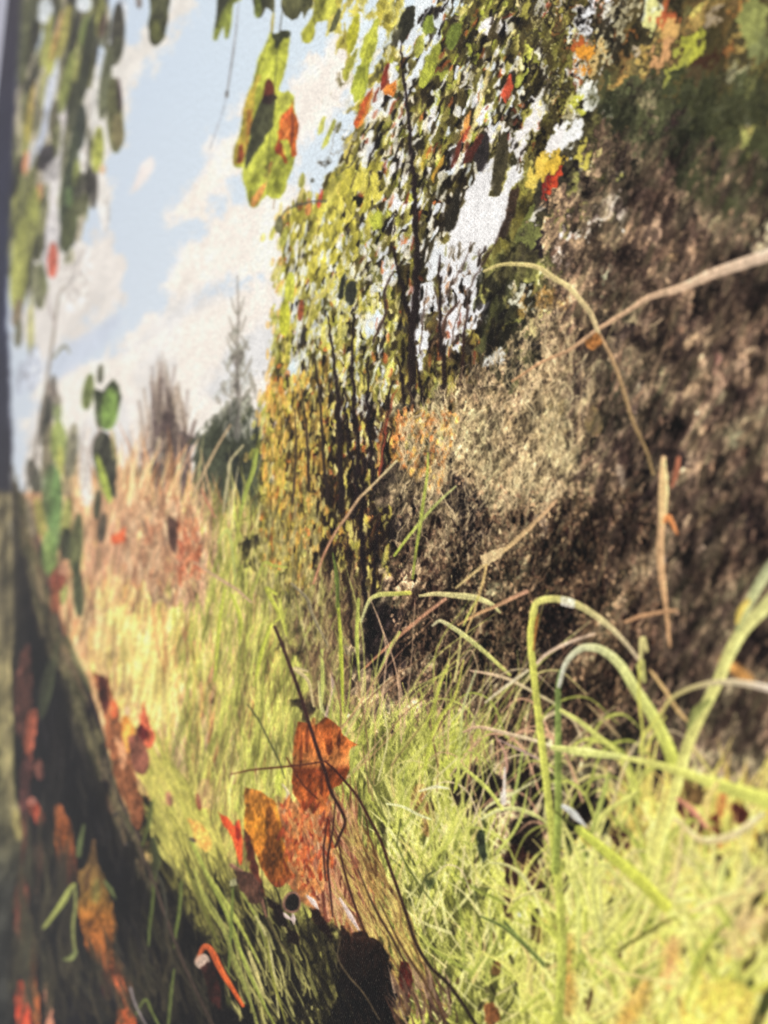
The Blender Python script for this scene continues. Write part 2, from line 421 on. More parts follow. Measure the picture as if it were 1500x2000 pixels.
# white sky gaps
GAPC = (234, 230, 226)
def gap(pts, col=GAPC, rough=7, lab=L_GAP):
    poly(pts, col, 4, rough, 1, lab, False, .06, .05)
gap([(825,-30),(885,-30),(872,30),(858,62),(845,80),(838,112),(822,132),(802,172),(788,176),(790,120),(770,110),(775,60),(800,30)], (222,228,230), 5)
gap([(672,30),(700,20),(735,40),(755,60),(742,110),(715,150),(696,190),(690,120),(680,70)], (216,226,231), 6)
gap([(716,180),(745,160),(760,120),(778,110),(782,180),(770,215),(742,230),(716,240)], (228,232,228), 6)
gap([(708,270),(722,250),(738,262),(730,300),(712,330),(700,330)], (230,230,220), 6)
gap([(946,320),(970,306),(972,324),(968,350),(956,374),(962,386),(976,378),(990,352),(994,328),(1010,316),(1024,346),(1020,364),(1006,364),(998,390),(990,416),(996,428),(980,462),(962,476),(946,504),(930,540),(884,556),(866,540),(860,492),(880,470),(874,444),(896,430),(904,394),(918,368),(928,336)], (230,228,226), 4)
gap([(890,280),(906,276),(900,302),(916,298),(910,328),(890,336),(858,346),(862,326),(876,302)], (226,231,232), 4)
gap([(924,205),(966,186),(968,208),(946,234),(924,240)], GAPC, 4)
gap([(951,253),(976,240),(999,232),(1005,256),(994,288),(1000,300),(968,310),(972,280),(978,256),(962,290),(950,300)], GAPC, 4)
gap([(1015,208),(1036,190),(1060,180),(1061,232),(1042,256),(1028,268),(1022,314),(1002,304),(996,280),(1010,262),(1028,232),(1040,212)], GAPC, 5)
gap([(1060,262),(1100,248),(1100,290),(1080,300),(1064,320)], GAPC, 5)
gap([(1130,20),(1158,-20),(1188,-20),(1178,25),(1142,62),(1112,82),(1100,62),(1112,44)], (232,232,232), 4)
gap([(1106,150),(1128,118),(1144,148),(1128,178),(1116,170)], (228,230,218), 5)
gap([(1098,256),(1136,222),(1136,266),(1112,296),(1098,316)], (232,232,228), 4)
gap([(938,58),(955,25),(965,40),(960,66),(944,72)]); gap([(978,58),(988,18),(998,14),(994,40),(984,62)])
gap([(1256,8),(1286,-4),(1288,30),(1270,44),(1256,30)], (220,222,190), 5)
gap([(828,250),(842,216),(856,216),(850,240),(838,254)]); gap([(818,196),(836,184),(848,168),(842,196),(822,206)], (226,224,200))
gap([(860,532),(887,513),(942,513),(932,567),(924,593),(962,600),(950,630),(935,652),(916,640),(910,662),(900,694),(888,690),(871,687),(866,662),(858,600)], (230,230,230), 5)
gap([(793,561),(849,550),(857,580),(852,606),(828,610),(822,640),(835,652),(833,690),(820,730),(811,700),(812,620),(800,600)], (230,231,231), 5)
gap([(748,513),(769,505),(774,552),(753,563),(737,553)], (228,230,230), 5)
gap([(705,628),(737,605),(747,633),(730,655),(714,662)], (214,224,226), 5)
gap([(944,714),(960,690),(978,680),(990,697),(978,706),(964,714)], (226,224,214), 4)
gap([(990,576),(1000,552),(1012,564),(1032,568),(1024,582),(1006,590)], (226,222,200), 5)
gap([(688,640),(700,600),(712,620),(704,650)], (220,224,214)); gap([(610,600),(625,620),(622,650),(600,660)], (206,210,204)); gap([(560,740),(575,700),(586,690),(580,740),(568,770)], (212,224,224))
gap([(764,300),(782,290),(796,310),(790,330),(772,336)]); gap([(764,372),(776,374),(780,408),(766,416)], (226,228,226)); gap([(776,450),(806,436),(806,470),(790,490),(770,480)], (224,226,226), 6)
gap([(862,470),(866,500),(850,540),(838,560),(832,520),(846,490)], (224,226,226), 6)
gap([(742,380),(752,372),(756,392),(746,402)], (226,226,210))
for x, y in inpoly([(700,-20),(820,180),(1000,20),(1020,160),(960,300),(780,520),(690,560),(640,480)], 190):
    lens(x, y, random.uniform(10, 30), random.uniform(4, 9), random.uniform(10, 38), random.choice([(226,226,222),(222,216,190),(230,226,210)]), random.uniform(.6, 1), L_GAP)
for x, y in inpoly([(620,560),(760,560),(760,720),(640,720),(580,660)], 90):
    lens(x, y, random.uniform(8, 24), random.uniform(4, 8), random.uniform(-8, 20), random.choice([(214,220,214),(222,216,196),(206,208,200)]), random.uniform(.5, .9), L_GAP)
# leaves and twigs lying over the gaps
scatter([(840,-20),(960,-20),(860,200),(700,300),(780,160)], 30, 'leaf', GRN, (16,34), (6,11), (12,36), .4, (.8,1), lab=L_FOL)
scatter([(820,520),(960,520),(920,680),(820,700)], 40, 'leaf', [(70,52,44),(96,78,60),(120,112,70)], (8,22), (3,6), (5,35), .4, (.6,.95), lab=L_FOL)


warp(4.5, 13, 22, .25, 201, np.clip((GX - 480) / 120, 0, 1) * np.clip((1300 - GY) / 150, 0, 1))
streak(.14, 8, 26, .3, 211, [L_FOL])
streak(.22, 10, 60, .12, 212, [L_MEAD])
scatter([(690,300),(760,120),(900,-60),(1180,-120),(1180,100),(1060,330),(1000,430),(880,400),(700,640),(620,640)], 900, 'leaf', [(40,34,32),(70,62,42),(104,96,52),(150,148,72),(196,194,110)], (12,30), (3.5,8), (12,38), .5, (.7,1), lab=L_FOL, keep=lambda x, y: at(IMG, x, y).mean() < 185)
scatter([(560,420),(760,240),(790,500),(760,780),(560,760)], 700, 'leaf', [(52,50,36),(84,84,46),(128,128,60),(176,176,80),(206,204,120)], (10,28), (3,7), (0,26), .5, (.7,1), lab=L_FOL, keep=lambda x, y: at(IMG, x, y).mean() < 185)
scatter([(690,300),(780,60),(1150,-60),(1160,100),(1000,300),(900,300),(700,640)], 160, 'leaf', [(206,196,150),(216,206,160),(196,186,110)], (10,34), (2,5), (14,36), .3, (.5,.9), lab=L_FOL)
for x, y in inpoly([(690,60),(820,200),(1010,60),(1040,200),(960,320),(800,520),(720,620),(640,600),(620,440),(700,300)], 330):
    lens(x, y, random.uniform(8, 34), random.uniform(3, 9), random.uniform(8, 36), random.choice([(226,226,222),(222,214,186),(232,226,208),(214,222,224)]), random.uniform(.7, 1), L_GAP)
for x, y in inpoly([(580,520),(770,520),(780,800),(700,960),(640,800),(570,700)], 230):
    lens(x, y, random.uniform(7, 24), random.uniform(3, 6), random.uniform(-8, 20), random.choice([(214,216,200),(222,212,176),(206,206,190)]), random.uniform(.5, .9), L_GAP)
for x, y in inpoly([(1040,0),(1250,0),(1180,180),(1060,300)], 40):
    lens(x, y, random.uniform(12, 40), random.uniform(5, 11), random.uniform(12, 40), random.choice([(222,218,204),(206,196,160)]), random.uniform(.6, .95), L_GAP)
scatter([(560,420),(690,260),(800,100),(1000,-60),(1180,-60),(1160,120),(1040,330),(960,300),(860,420),(760,760),(560,760)], 620, 'leaf', [(44,38,32),(70,60,42),(96,86,50),(124,118,58),(156,152,74),(178,172,84)], (22,44), (6,12), (6,34), .35, (.85,1), lab=L_FOL, keep=lambda x, y: at(IMG, x, y).mean() < 200)
for reg, n, an in (([(690,300),(760,120),(880,-60),(1180,-120),(1180,100),(1050,330),(960,300),(860,420),(740,560),(640,560)], 620, (14,38)),
                   ([(560,520),(800,520),(960,560),(960,760),(760,1000),(640,1000),(570,760)], 520, (-6,16))):
    scatter(reg, n, 'leaf', [(26,22,24),(44,36,32),(60,50,36)], (9,34), (3,9), an, .2, (.75,1), lab=L_FOL, keep=lambda x, y: at(CL2, x, y) > .42)
    scatter(reg, n // 3, 'leaf', [(196,186,104),(214,206,130),(206,200,150)], (8,26), (2.5,6), an, .2, (.7,1), lab=L_FOL, keep=lambda x, y: at(CL2, x, y) < .5)
    scatter(reg, n // 5, 'leaf', [(150,84,48),(196,110,56),(120,56,44),(206,150,80)], (9,26), (3,7), an, .2, (.6,.95), lab=L_FOL)
for x, y in inpoly([(700,80),(820,180),(1000,60),(1040,200),(980,320),(820,520),(700,620),(630,560),(690,330)], 130):
    lens(x, y, random.uniform(10, 34), random.uniform(3, 9), random.uniform(10, 36), random.choice([(234,230,220),(228,222,204),(224,228,230)]), random.uniform(.8, 1), L_GAP)
scatter([(548,430),(600,400),(700,300),(760,330),(720,460),(650,560),(560,560)], 150, 'leaf', [(96,90,48),(150,144,62),(176,170,72),(196,188,84),(206,198,104)], (18,44), (6,12), (4,26), .3, (.8,1), lab=L_FOL)
scatter([(560,560),(700,540),(720,760),(560,760)], 160, 'leaf', [(130,124,60),(170,164,74),(196,190,96),(206,204,140)], (12,32), (4,9), (-2,20), .3, (.7,1), lab=L_FOL)
scatter([(560,760),(770,740),(760,1150),(580,1150)], 240, 'leaf', [(150,140,66),(190,180,84),(206,196,120),(214,206,150)], (8,28), (3,7), (-4,12), .3, (.7,1), lab=L_FOL)
for x, y in inpoly([(575,470),(740,440),(760,800),(640,820),(575,720)], 240):
    lens(x, y, random.uniform(8, 26), random.uniform(3, 6.5), random.uniform(-2, 26), random.choice([(226,226,214),(216,220,212),(226,218,186)]), random.uniform(.6, .95), L_GAP)
for y in range(380, 1100, 7):
    xr_ = np.interp(y, [380, 430, 560, 720, 860, 960, 1100], [600, 548, 560, 542, 516, 508, 512])
    for _ in range(2):
        lens(xr_ + abs(random.gauss(0, 11)) - 3, y, random.uniform(12, 38), random.uniform(5, 12), random.uniform(-4, 24), random.choice([(150,146,64),(176,170,74),(120,112,56),(84,80,48),(196,186,92),(190,120,60)]), random.uniform(.6, 1), L_FOL)
scatter([(530,720),(680,700),(660,1100),(540,1100)], 120, 'leaf', [(40,32,30),(70,56,42),(54,44,38)], (10,36), (3,7), (-6,12), .2, (.6,.95), lab=L_FOL)
for x, y in inpoly([(850,470),(960,480),(930,700),(810,700)], 60):
    lens(x, y, random.uniform(8, 26), random.uniform(3, 7), random.uniform(0, 40), random.choice([(64,50,42),(96,84,60),(120,120,70),(150,120,90)]), random.uniform(.6, .95), L_FOL)
for k in range(70):       # loose sprays of leaves standing out from the crown's left rim
    y = random.uniform(390, 900); x = np.interp(y, [390, 430, 560, 720, 900], [590, 545, 556, 540, 512]) - abs(random.gauss(0, 13))
    lens(x, y, random.uniform(14, 34), random.uniform(5, 10), random.uniform(0, 30), random.choice([(176,176,84),(160,160,74),(196,190,100),(206,170,96)]), random.uniform(.5, .9), L_FOL)
for x, y in inpoly([(548,440),(600,430),(590,700),(545,700)], 46):
    lens(x, y, random.uniform(12, 34), random.uniform(3, 7), random.uniform(0, 24), random.choice([(230,226,216),(214,220,220)]), random.uniform(.6, .95), L_GAP)
# thicket of dead stems between meadow and bush
L_TH = newlab('printed_thicket', 'brown thicket of stems between meadow and bush', 'stuff')
def th(w, s):
    return ramp(.5 * CL2[w] + .5 * n0[w], [(.25,(50,38,34)),(.5,(98,78,58)),(.7,(146,124,86)),(.85,(186,166,116))])
n0 = fract(9, 24, .1, 77, 3, .8)
poly([(600,1120),(700,1150),(790,1150),(860,1200),(890,1400),(850,1480),(740,1490),(680,1470),(630,1420),(590,1320),(570,1200)], th, 30, 40, .9, L_TH, False, .3, .3)
scatter([(560,1150),(780,1150),(890,1480),(660,1480),(590,1330)], 700, 'blade', [(48,34,34),(84,62,50),(140,116,84),(176,150,110),(160,170,84),(196,180,130)], (26,90), (2.5,5), (-14,30), .3, (.5,.9), lab=L_TH)

scatter([(520,760),(640,700),(640,1000),(600,1160),(540,1120),(512,960)], 420, 'leaf', [(84,66,44),(140,116,60),(196,176,80),(206,150,76),(206,196,120),(110,104,64)], (10,34), (4,8), (-6,16), .2, (.6,.95), lab=L_FOL)
scatter([(510,980),(620,1000),(640,1260),(560,1260),(480,1120)], 300, 'leaf', [(84,78,52),(140,134,84),(176,166,96),(196,186,130),(120,96,66)], (12,40), (3,7), (-10,20), .2, (.5,.9), lab=L_MEAD)
# single leaves one can tell apart in the birch
def leaf(cx, cy, L, Wd, ang, col, label=None, col2=None, sk=.15):
    l = newlab('leaf', label)
    lens(cx, cy, L, Wd, ang, col, 1, l, 2.6, sk, col2)
    if Wd > 14:
        a = math.radians(ang); s, c = math.sin(a), math.cos(a)
        d = [k * .8 for k in col]
        blade([(cx - s * L * .4, cy + c * L * .4), (cx, cy), (cx + s * L * .4, cy - c * L * .4)], 1.5, 2, 1, d, .5, None, 2)
for a in [
 (978,318,126,27,8,(84,78,56),'long olive brown leaf against a white gap'),
 (942,298,70,26,12,(64,58,58)),(925,292,62,17,32,(96,52,44)),(884,410,92,24,12,(58,54,44)),(998,402,72,15,16,(84,66,52)),
 (990,440,62,16,26,(78,64,54)),(1058,478,52,22,28,(56,46,50)),(1030,428,58,20,20,(126,138,74)),(1032,462,44,44,30,(128,138,80)),
 (838,50,40,25,8,(120,150,62),'round bright green leaf alone in a sky gap'),(818,90,44,20,10,(168,176,84)),(794,44,76,30,20,(66,66,50)),(774,72,40,14,24,(90,88,68)),
 (690,64,78,22,12,(172,172,56)),(722,88,100,26,14,(170,182,72)),(686,126,66,16,26,(158,160,66)),(704,158,76,28,12,(158,176,68)),
 (840,128,96,24,20,(150,164,66)),(886,70,56,26,26,(110,140,62)),(742,150,34,9,10,(150,140,62)),
 (712,212,92,17,22,(214,140,66),'narrow orange leaf hanging at the birch edge',(196,96,50)),(752,150,62,13,10,(150,64,46),'red brown narrow leaf'),(764,172,40,18,30,(206,128,58)),
 (628,246,40,9,18,(176,182,92)),(642,262,62,9,24,(170,180,84)),(680,282,46,10,18,(182,170,90)),(625,386,40,8,10,(196,86,66)),(602,404,36,12,6,(196,138,80)),(590,352,30,12,10,(164,166,88)),(588,382,36,9,12,(186,176,104)),
 (545,438,36,16,4,(130,130,92)),(555,462,42,14,14,(170,172,84)),(566,560,60,20,5,(172,180,74)),(556,620,72,22,3,(170,176,62)),(588,606,44,12,6,(168,92,62)),
 (734,430,40,24,4,(176,190,76)),(660,250,26,8,18,(120,120,84)),(686,570,46,22,10,(64,70,58)),(668,562,50,12,14,(60,66,54)),(592,655,40,9,10,(76,70,62)),
 (963,738,42,28,-4,(44,44,38),'dark rounded leaf beside the brown bush'),(1080,352,66,20,28,(196,76,48),'bright orange red leaf under the yellow leaves',(150,48,44)),(1055,332,74,22,26,(214,186,84)),(1082,322,90,20,32,(208,176,70)),(1040,350,44,16,14,(206,186,90)),
 (990,175,50,14,18,(190,84,58)),(1016,150,46,12,28,(150,160,72)),(908,250,74,10,18,(206,150,82)),(912,262,40,12,20,(190,96,66)),(894,292,74,9,20,(116,60,48)),
 (856,326,60,10,22,(204,164,70)),(828,310,50,8,16,(178,160,66)),(1142,104,50,30,20,(214,150,58),'orange leaf in the upper right foliage'),(1168,108,60,16,24,(206,180,120)),(1124,94,36,22,30,(188,102,54)),
 (1138,190,50,26,34,(172,178,76)),(1112,205,34,14,30,(190,188,110)),(1182,220,52,16,22,(232,228,220)),(1218,304,66,20,30,(222,208,190),'pale leaf on the dark bush'),(1164,302,56,14,36,(206,196,130)),(1136,298,60,15,4,(196,186,90)),(1134,334,30,8,14,(200,198,160)),
 (1272,30,60,28,0,(206,206,140)),(1300,36,56,36,20,(186,104,66)),(1304,64,66,30,10,(196,160,100)),(1350,95,70,46,20,(176,182,76)),(1322,135,100,34,28,(166,170,78),'blurred yellow green leaf at top right'),(1380,122,110,30,46,(88,62,46)),
 (1392,30,74,12,42,(170,156,130)),(1466,36,90,60,10,(140,152,90)),(1488,90,80,40,30,(120,132,86)),(1436,146,50,20,72,(190,190,150)),(1290,110,70,20,36,(206,160,112)),
 (1406,222,26,20,20,(176,176,140)),(1456,228,30,20,20,(196,192,164)),(1360,330,62,28,10,(150,120,98)),(1486,324,34,28,0,(212,200,176)),(1180,112,30,12,36,(196,190,150)),(1246,98,34,16,30,(200,186,160)),
 (1150,178,66,24,10,(226,226,214))]:
    leaf(*a)
for pts in ([(930,560),(900,600),(886,640),(880,700)],[(952,500),(930,540),(905,580)],[(848,560),(856,610),(862,680)],[(920,470),(905,520),(880,560),(862,600)],[(836,560),(826,620),(822,690)],[(884,540),(876,580)],[(1000,400),(985,440),(960,490),(940,520)]):
    blade(pts, 2, 3.4, 3, (84,66,56), .85, newlab('twig'), 2)
L = newlab('twig', 'bare brown twig in the sky gap')
blade([(866,656),(872,626),(884,600),(894,592)], 9, 8, 4, (104,78,66), 1, L)
blade([(888,676),(894,652),(910,652)], 6, 7, 5, (74,60,54), 1, L)

# trunks of the birch clump
def stem(pts, a, b, c, col=(50,38,38), label=None, name='stem'):
    blade(pts, a, b, c, col, .97, newlab(name, label))
stem([(808,798),(803,700),(810,600),(814,520),(812,440),(808,360),(802,280),(795,200),(785,130),(783,80)], 17, 9, 3, (52,40,40), 'tallest thin dark birch stem', 'printed_trunk')
stem([(800,630),(790,575),(782,540),(772,500),(764,470)], 9, 7, 3)
stem([(863,826),(866,720),(860,640),(859,560),(857,500)], 12, 8, 3, (58,44,42), None, 'printed_trunk')
stem([(897,800),(902,720),(908,650),(914,590)], 9, 6, 2, (66,44,40))
stem([(728,668),(744,630),(756,600),(752,570),(768,530)], 6, 8, 3, (84,66,58))
stem([(668,1000),(664,900),(660,780),(650,690),(640,620)], 12, 9, 3, (54,42,42), None, 'printed_trunk')
stem([(690,1010),(700,900),(692,790),(686,700),(690,640)], 10, 7, 3, (50,36,38))
stem([(732,980),(722,860),(718,760),(720,700)], 10, 7, 3, (48,36,38))
stem([(752,1000),(748,880),(760,780),(770,740)], 12, 8, 3, (52,38,38), None, 'printed_trunk')
stem([(640,980),(632,900),(628,820),(616,700)], 7, 6, 3, (66,52,46))
stem([(700,960),(680,860),(674,760)], 8, 6, 3)
stem([(788,790),(786,740),(776,700)], 9, 7, 3); stem([(826,790),(818,740),(812,700)], 7, 6, 3)
stem([(604,960),(600,860),(590,760)], 6, 5, 2, (76,60,50)); stem([(572,980),(578,880),(576,800)], 5, 4, 2, (88,72,56))
stem([(715,1300),(712,1160),(706,1000),(712,900)], 10, 9, 5, (42,30,34), 'dark stem low in the thicket', 'printed_trunk')
stem([(735,1290),(730,1150),(738,1020)], 8, 8, 4, (40,28,34)); stem([(690,1350),(684,1200),(680,1050)], 8, 6, 3, (60,44,38))
stem([(742,930),(752,850),(766,790),(772,760)], 5, 5, 2, (168,86,62), 'reddish brown twig crossing the thicket', 'twig')
stem([(733,925),(741,870),(757,800)], 3, 4, 2, (196,140,90), None, 'twig')
stem([(962,110),(945,180),(925,240),(906,300)], 2, 5, 2, (206,190,130), 'pale straight twig in the crown', 'twig')
stem([(640,390),(600,395),(560,410),(546,430)], 3, 4, 2, (104,104,90), None, 'twig')
stem([(675,250),(655,255),(648,300),(670,290),(700,262)], 2, 2, 2, (160,160,156), None, 'twig')
stem([(700,300),(680,325),(660,340)], 3, 3, 2, (96,92,80), None, 'twig')
stem([(680,510),(640,560),(612,590),(600,640)], 3, 6, 4, (196,186,110), 'pale curved stalk at the foliage edge', 'twig')

# ---------- brown bush filling the right side
L_BUSH = newlab('printed_bush', 'large grey brown heathery bush on the right', 'stuff')
BUSH = [(1760,250),(1500,320),(1400,250),(1320,170),(1240,180),(1180,260),(1150,340),(1090,380),(1060,430),(1070,470),(1050,520),(1040,600),(1000,650),(985,740),(930,770),(880,820),(820,800),(790,830),(760,900),(760,1000),(770,1080),(730,1150),(720,1250),(700,1380),(760,1440),(860,1600),(960,1720),(1060,1800),(1200,1800),(1400,1700),(1760,1700)]
n1 = fract(30, 46, .45, 31, 5, .72); n2 = fract(90, 130, .4, 32, 3); n3 = fract(10, 24, .5, 33, 3, .75)
n4 = np.clip((fract(40, 62, .5, 34, 4, .62) - .5) * 1.5 + .5, 0, 1)
def bush(w, s):
    x = GX[w]; y = GY[w]
    soft_ = np.clip((x - 1080) / 260, 0, 1)
    v = (.5 * n1[w] + .22 * n2[w] + .28 * n3[w]) * (1 - soft_) + (.5 * n4[w] + .3 * n2[w] + .2 * n1[w]) * soft_
    base = ramp(v, [(.2,(40,30,36)),(.38,(78,64,58)),(.52,(118,102,84)),(.66,(164,144,114)),(.82,(212,192,158))])
    hi = np.clip(1 - ((x - 950) / 230) ** 2 - ((y - 830) / 190) ** 2, 0, 1)[..., None]      # paler, finer heather
    base = base * (1 - .5 * hi) + (base * .75 + np.array([78,70,48.])) * .5 * hi
    pk = np.clip((n2[w] - .55) * 3, 0, 1)[..., None] * np.clip((x - 1050) / 250, 0, 1)[..., None]
    base = base * (1 - .35 * pk) + np.array([112,84,76.]) * .35 * pk
    gr = np.clip((.42 - n2[w]) * 3, 0, 1)[..., None]
    base = base * (1 - .35 * gr) + np.array([84,88,66.]) * .35 * gr
    dk = np.clip(1 - ((x - 1120) / 420) ** 2 - ((y - 1230) / 330) ** 2, 0, 1)[..., None]
    base = base * (1 - .38 * dk)
    rt_ = np.clip((x - 1150) / 350, 0, 1)[..., None] * np.clip((y - 300) / 200, 0, 1)[..., None]
    base = base * (1 - .30 * rt_) + (base * .62 + np.array([40,34,28.])) * .30 * rt_
    far = np.clip((x - 1180) / 330, 0, 1)[..., None]  # darker print and the phone's shadow, both painted into the bush colour
    base = base * (1 - .26 * far) + np.array([78,58,62.]) * .22 * far
    lum_ = base.mean(-1, keepdims=True)
    ol = np.clip((CL[w] - .45) * 3, 0, 1)[..., None]
    base = base * (1 - .45 * ol) + lum_ * np.array([.99, 1.06, .82]) * .45 * ol
    return base * np.array([1.09, 1.07, 1.04])
poly(BUSH, bush, 16, 60, 1, L_BUSH, False, .18, .15)
HE = [(50,38,40),(84,68,56),(124,108,78),(164,148,112),(200,184,146)]
scatter([(800,820),(1000,660),(1060,560),(1150,700),(1120,900),(960,1080),(780,1050)], 2600, 'leaf', HE, (6,18), (3,7), (-10,40), .55, (.4,.9), lab=L_BUSH)
scatter([(760,1050),(960,1000),(1250,950),(1300,1300),(1050,1500),(760,1420)], 2400, 'leaf', [(34,22,26),(58,40,36),(88,66,52),(124,100,72),(160,136,96)], (6,20), (3,7), (-10,40), .65, (.4,.9), lab=L_BUSH)
scatter([(1080,420),(1250,220),(1500,330),(1560,1000),(1560,1600),(1250,1500),(1150,900)], 1500, 'leaf', [(56,44,46),(84,70,62),(116,98,80),(150,130,104),(180,160,130)], (12,44), (6,16), (5,40), .6, (.3,.75), lab=L_BUSH)
scatter([(900,760),(1060,600),(1100,700),(1000,820)], 260, 'leaf', [(190,160,120),(206,186,150),(190,150,100)], (8,24), (3,6), (10,60), .4, (.4,.8), lab=L_BUSH)
scatter([(770,800),(900,800),(860,960),(760,900)], 240, 'leaf', [(190,146,74),(210,178,90),(200,124,70),(160,110,64)], (8,22), (4,8), (-8,20), .4, (.4,.85), lab=L_BUSH)
scatter([(1160,150),(1500,140),(1520,470),(1400,420),(1300,330),(1180,250)], 260, 'leaf', [(34,38,34),(52,60,44),(74,84,56),(98,108,72),(60,48,44)], (26,66), (12,24), (15,50), .5, (.3,.75), lab=L_FOL)
# dark hollows and green sprays
for p in ([(868,890),(885,880),(900,920),(930,960),(950,1020),(930,1060),(895,1040),(870,960)],
          [(760,1000),(790,1010),(780,1080),(760,1090)], [(725,1200),(760,1180),(800,1200),(790,1290),(740,1330),(725,1280)],
          [(1185,648),(1240,652),(1300,668),(1260,676),(1190,664)], [(1395,680),(1420,660),(1440,700),(1400,705)],
          [(1240,900),(1300,880),(1360,890),(1350,920),(1270,930)], [(1440,1000),(1500,990),(1500,1060),(1460,1050)],
          [(1110,760),(1130,700),(1150,740),(1140,790)], [(1060,1180),(1120,1170),(1140,1260),(1070,1290)], [(1385,280),(1400,255),(1410,290),(1400,345)],
          [(1100,330),(1140,330),(1150,350),(1110,360)],[(1320,420),(1345,400),(1350,440),(1325,450)],[(1000,1240),(1040,1300),(1020,1380),(980,1330)],[(1440,1190),(1500,1230),(1500,1300),(1440,1260)]):
    poly(p, (44,34,40), 8, 14, .7, None)
for p in ([(1380,180),(1460,170),(1500,180),(1500,240),(1420,250),(1360,230)], [(1340,170),(1400,160),(1380,270),(1340,240)]):
    poly(p, (74,82,56), 14, 18, .7, None)
for x, y, r, c in ((1408,777,12,(222,208,176)),(1280,640,10,(196,178,140)),(1247,755,11,(206,196,164)),(1270,528,14,(190,164,128)),(1310,520,13,(196,162,116)),
                   (1155,432,20,(226,216,200)),(1208,412,24,(232,222,206)),(1180,405,14,(226,214,190)),(1115,465,20,(230,222,212)),(1092,495,12,(224,212,196)),(1260,570,12,(186,150,120)),
                   (1488,480,24,(206,196,160)),(1370,1072,9,(200,176,150)),(1395,722,18,(150,112,100)),(1480,765,14,(150,112,104)),(1160,585,12,(150,158,120)),(1190,545,12,(150,156,126)),(1195,530,10,(160,166,140)),
                   (1240,800,10,(140,118,110)),(1440,860,14,(140,138,110)),(1295,1095,10,(170,160,160)),(1090,790,16,(150,134,90)),(1170,840,12,(172,148,110)),(1050,420,14,(226,222,210)),(1058,600,16,(206,196,130)),
                   (1046,640,14,(214,206,140)),(1206,1000,12,(196,176,140)),(1290,340,14,(150,120,104)),(1060,1020,20,(170,150,130))):
    if r > 12:
        for _ in range(4): lens(x + random.uniform(-.7, .7) * r, y + random.uniform(-1, 1) * r, r * random.uniform(.9, 1.7), r * random.uniform(.4, .8), random.uniform(0, 50), c, random.uniform(.5, .9), None, 5)
    else: lens(x, y, r * 2.0, r * 1.1, random.uniform(0, 40), c, .75, None, 5)
L = newlab('dry_leaf', 'tan pointed dry leaf in the bush')
lens(1158, 820, 66, 30, -14, (150,130,88), .8, L, 5); lens(1213, 925, 50, 14, -10, (160,148,128), .6, None, 5)
poly([(990,590),(1010,560),(1060,555),(1110,580),(1100,605),(1050,610),(1000,615)], (176,136,76), 14, 14, .7, None)
for x, y in inpoly([(930,540),(1040,560),(1060,680),(1000,760),(940,700)], 110):
    lens(x, y, random.uniform(20, 46), random.uniform(8, 16), random.uniform(5, 35), random.choice([(54,52,42),(66,66,48),(44,40,40),(96,98,60)]), .75, L_FOL)
gap([(944,714),(960,690),(978,680),(990,697),(978,706),(964,714)], (226,224,214), 4);
for x, y in inpoly([(985,545),(1040,560),(1045,600),(1000,600)], 16): lens(x, y, random.uniform(8, 22), random.uniform(4, 8), random.uniform(10, 40), (224,220,196), .85, L_GAP)

warp(3, 12, 20, .3, 221, np.clip((GX - 560) / 120, 0, 1) * np.clip((1700 - GY) / 150, 0, 1) * (1 + 3.0 * np.clip((GX - 980) / 120, 0, 1) * np.clip((760 - GY) / 100, 0, 1)))
streak(.20, 7, 15, .35, 222, [L_BUSH])

scatter([(780,820),(1000,660),(1070,520),(1150,560),(1180,900),(960,1180),(760,1100)], 2600, 'leaf', [(44,34,34),(90,76,58),(150,132,98),(196,178,136),(216,204,166)], (5,12), (2.2,4.5), (-20,50), .35, (.4,.9), lab=L_BUSH)
scatter([(760,1050),(960,1000),(1250,950),(1300,1300),(1100,1560),(760,1420)], 2400, 'leaf', [(34,22,26),(64,44,40),(104,80,62),(150,126,94),(190,166,126)], (5,13), (2.2,4.5), (-20,50), .4, (.4,.9), lab=L_BUSH)
scatter([(1060,420),(1240,230),(1520,330),(1560,1500),(1250,1450),(1120,900)], 900, 'leaf', [(46,34,38),(66,50,50),(92,74,66),(122,100,84),(156,132,108)], (20,60), (6,14), (10,44), .6, (.2,.5), lab=L_BUSH)
turf([(780,820),(980,680),(1080,600),(1160,760),(1080,1000),(900,1120),(770,1080)], 900, [(96,80,62),(140,122,94),(180,162,124),(206,190,150),(170,170,120)], (16,50), (2,3.5), (-30,50), (.35,.8), L_BUSH, .3)
turf([(760,1100),(1000,1000),(1280,1000),(1300,1300),(1080,1560),(760,1450)], 800, [(58,40,38),(104,80,62),(150,120,90),(186,160,120)], (20,60), (2,3.5), (-40,50), (.3,.8), L_BUSH, .3)
scatter([(770,1000),(900,920),(1150,940),(1290,1000),(1300,1350),(1260,1640),(980,1700),(860,1500),(760,1420)], 3000, 'leaf', [(70,36,32),(124,92,70),(184,154,118),(220,192,154)], (4,11), (2.5,5), (-30,50), .55, (.4,.9), lab=L_BUSH, keep=lambda x, y: at(CL2, x, y) > .45)
scatter([(1060,440),(1250,250),(1520,340),(1560,1560),(1290,1480),(1150,1000)], 900, 'leaf', [(96,66,58),(150,120,96),(196,168,136)], (8,26), (4,8), (0,50), .5, (.3,.75), lab=L_BUSH, keep=lambda x, y: at(CL2, x, y) > .5)
scatter([(770,1000),(1290,1000),(1300,1640),(900,1700),(760,1420)], 900, 'leaf', [(30,18,22),(58,30,30),(44,30,28)], (8,26), (4,9), (-30,50), .3, (.4,.85), lab=L_BUSH, keep=lambda x, y: at(CL2, x, y) < .5)
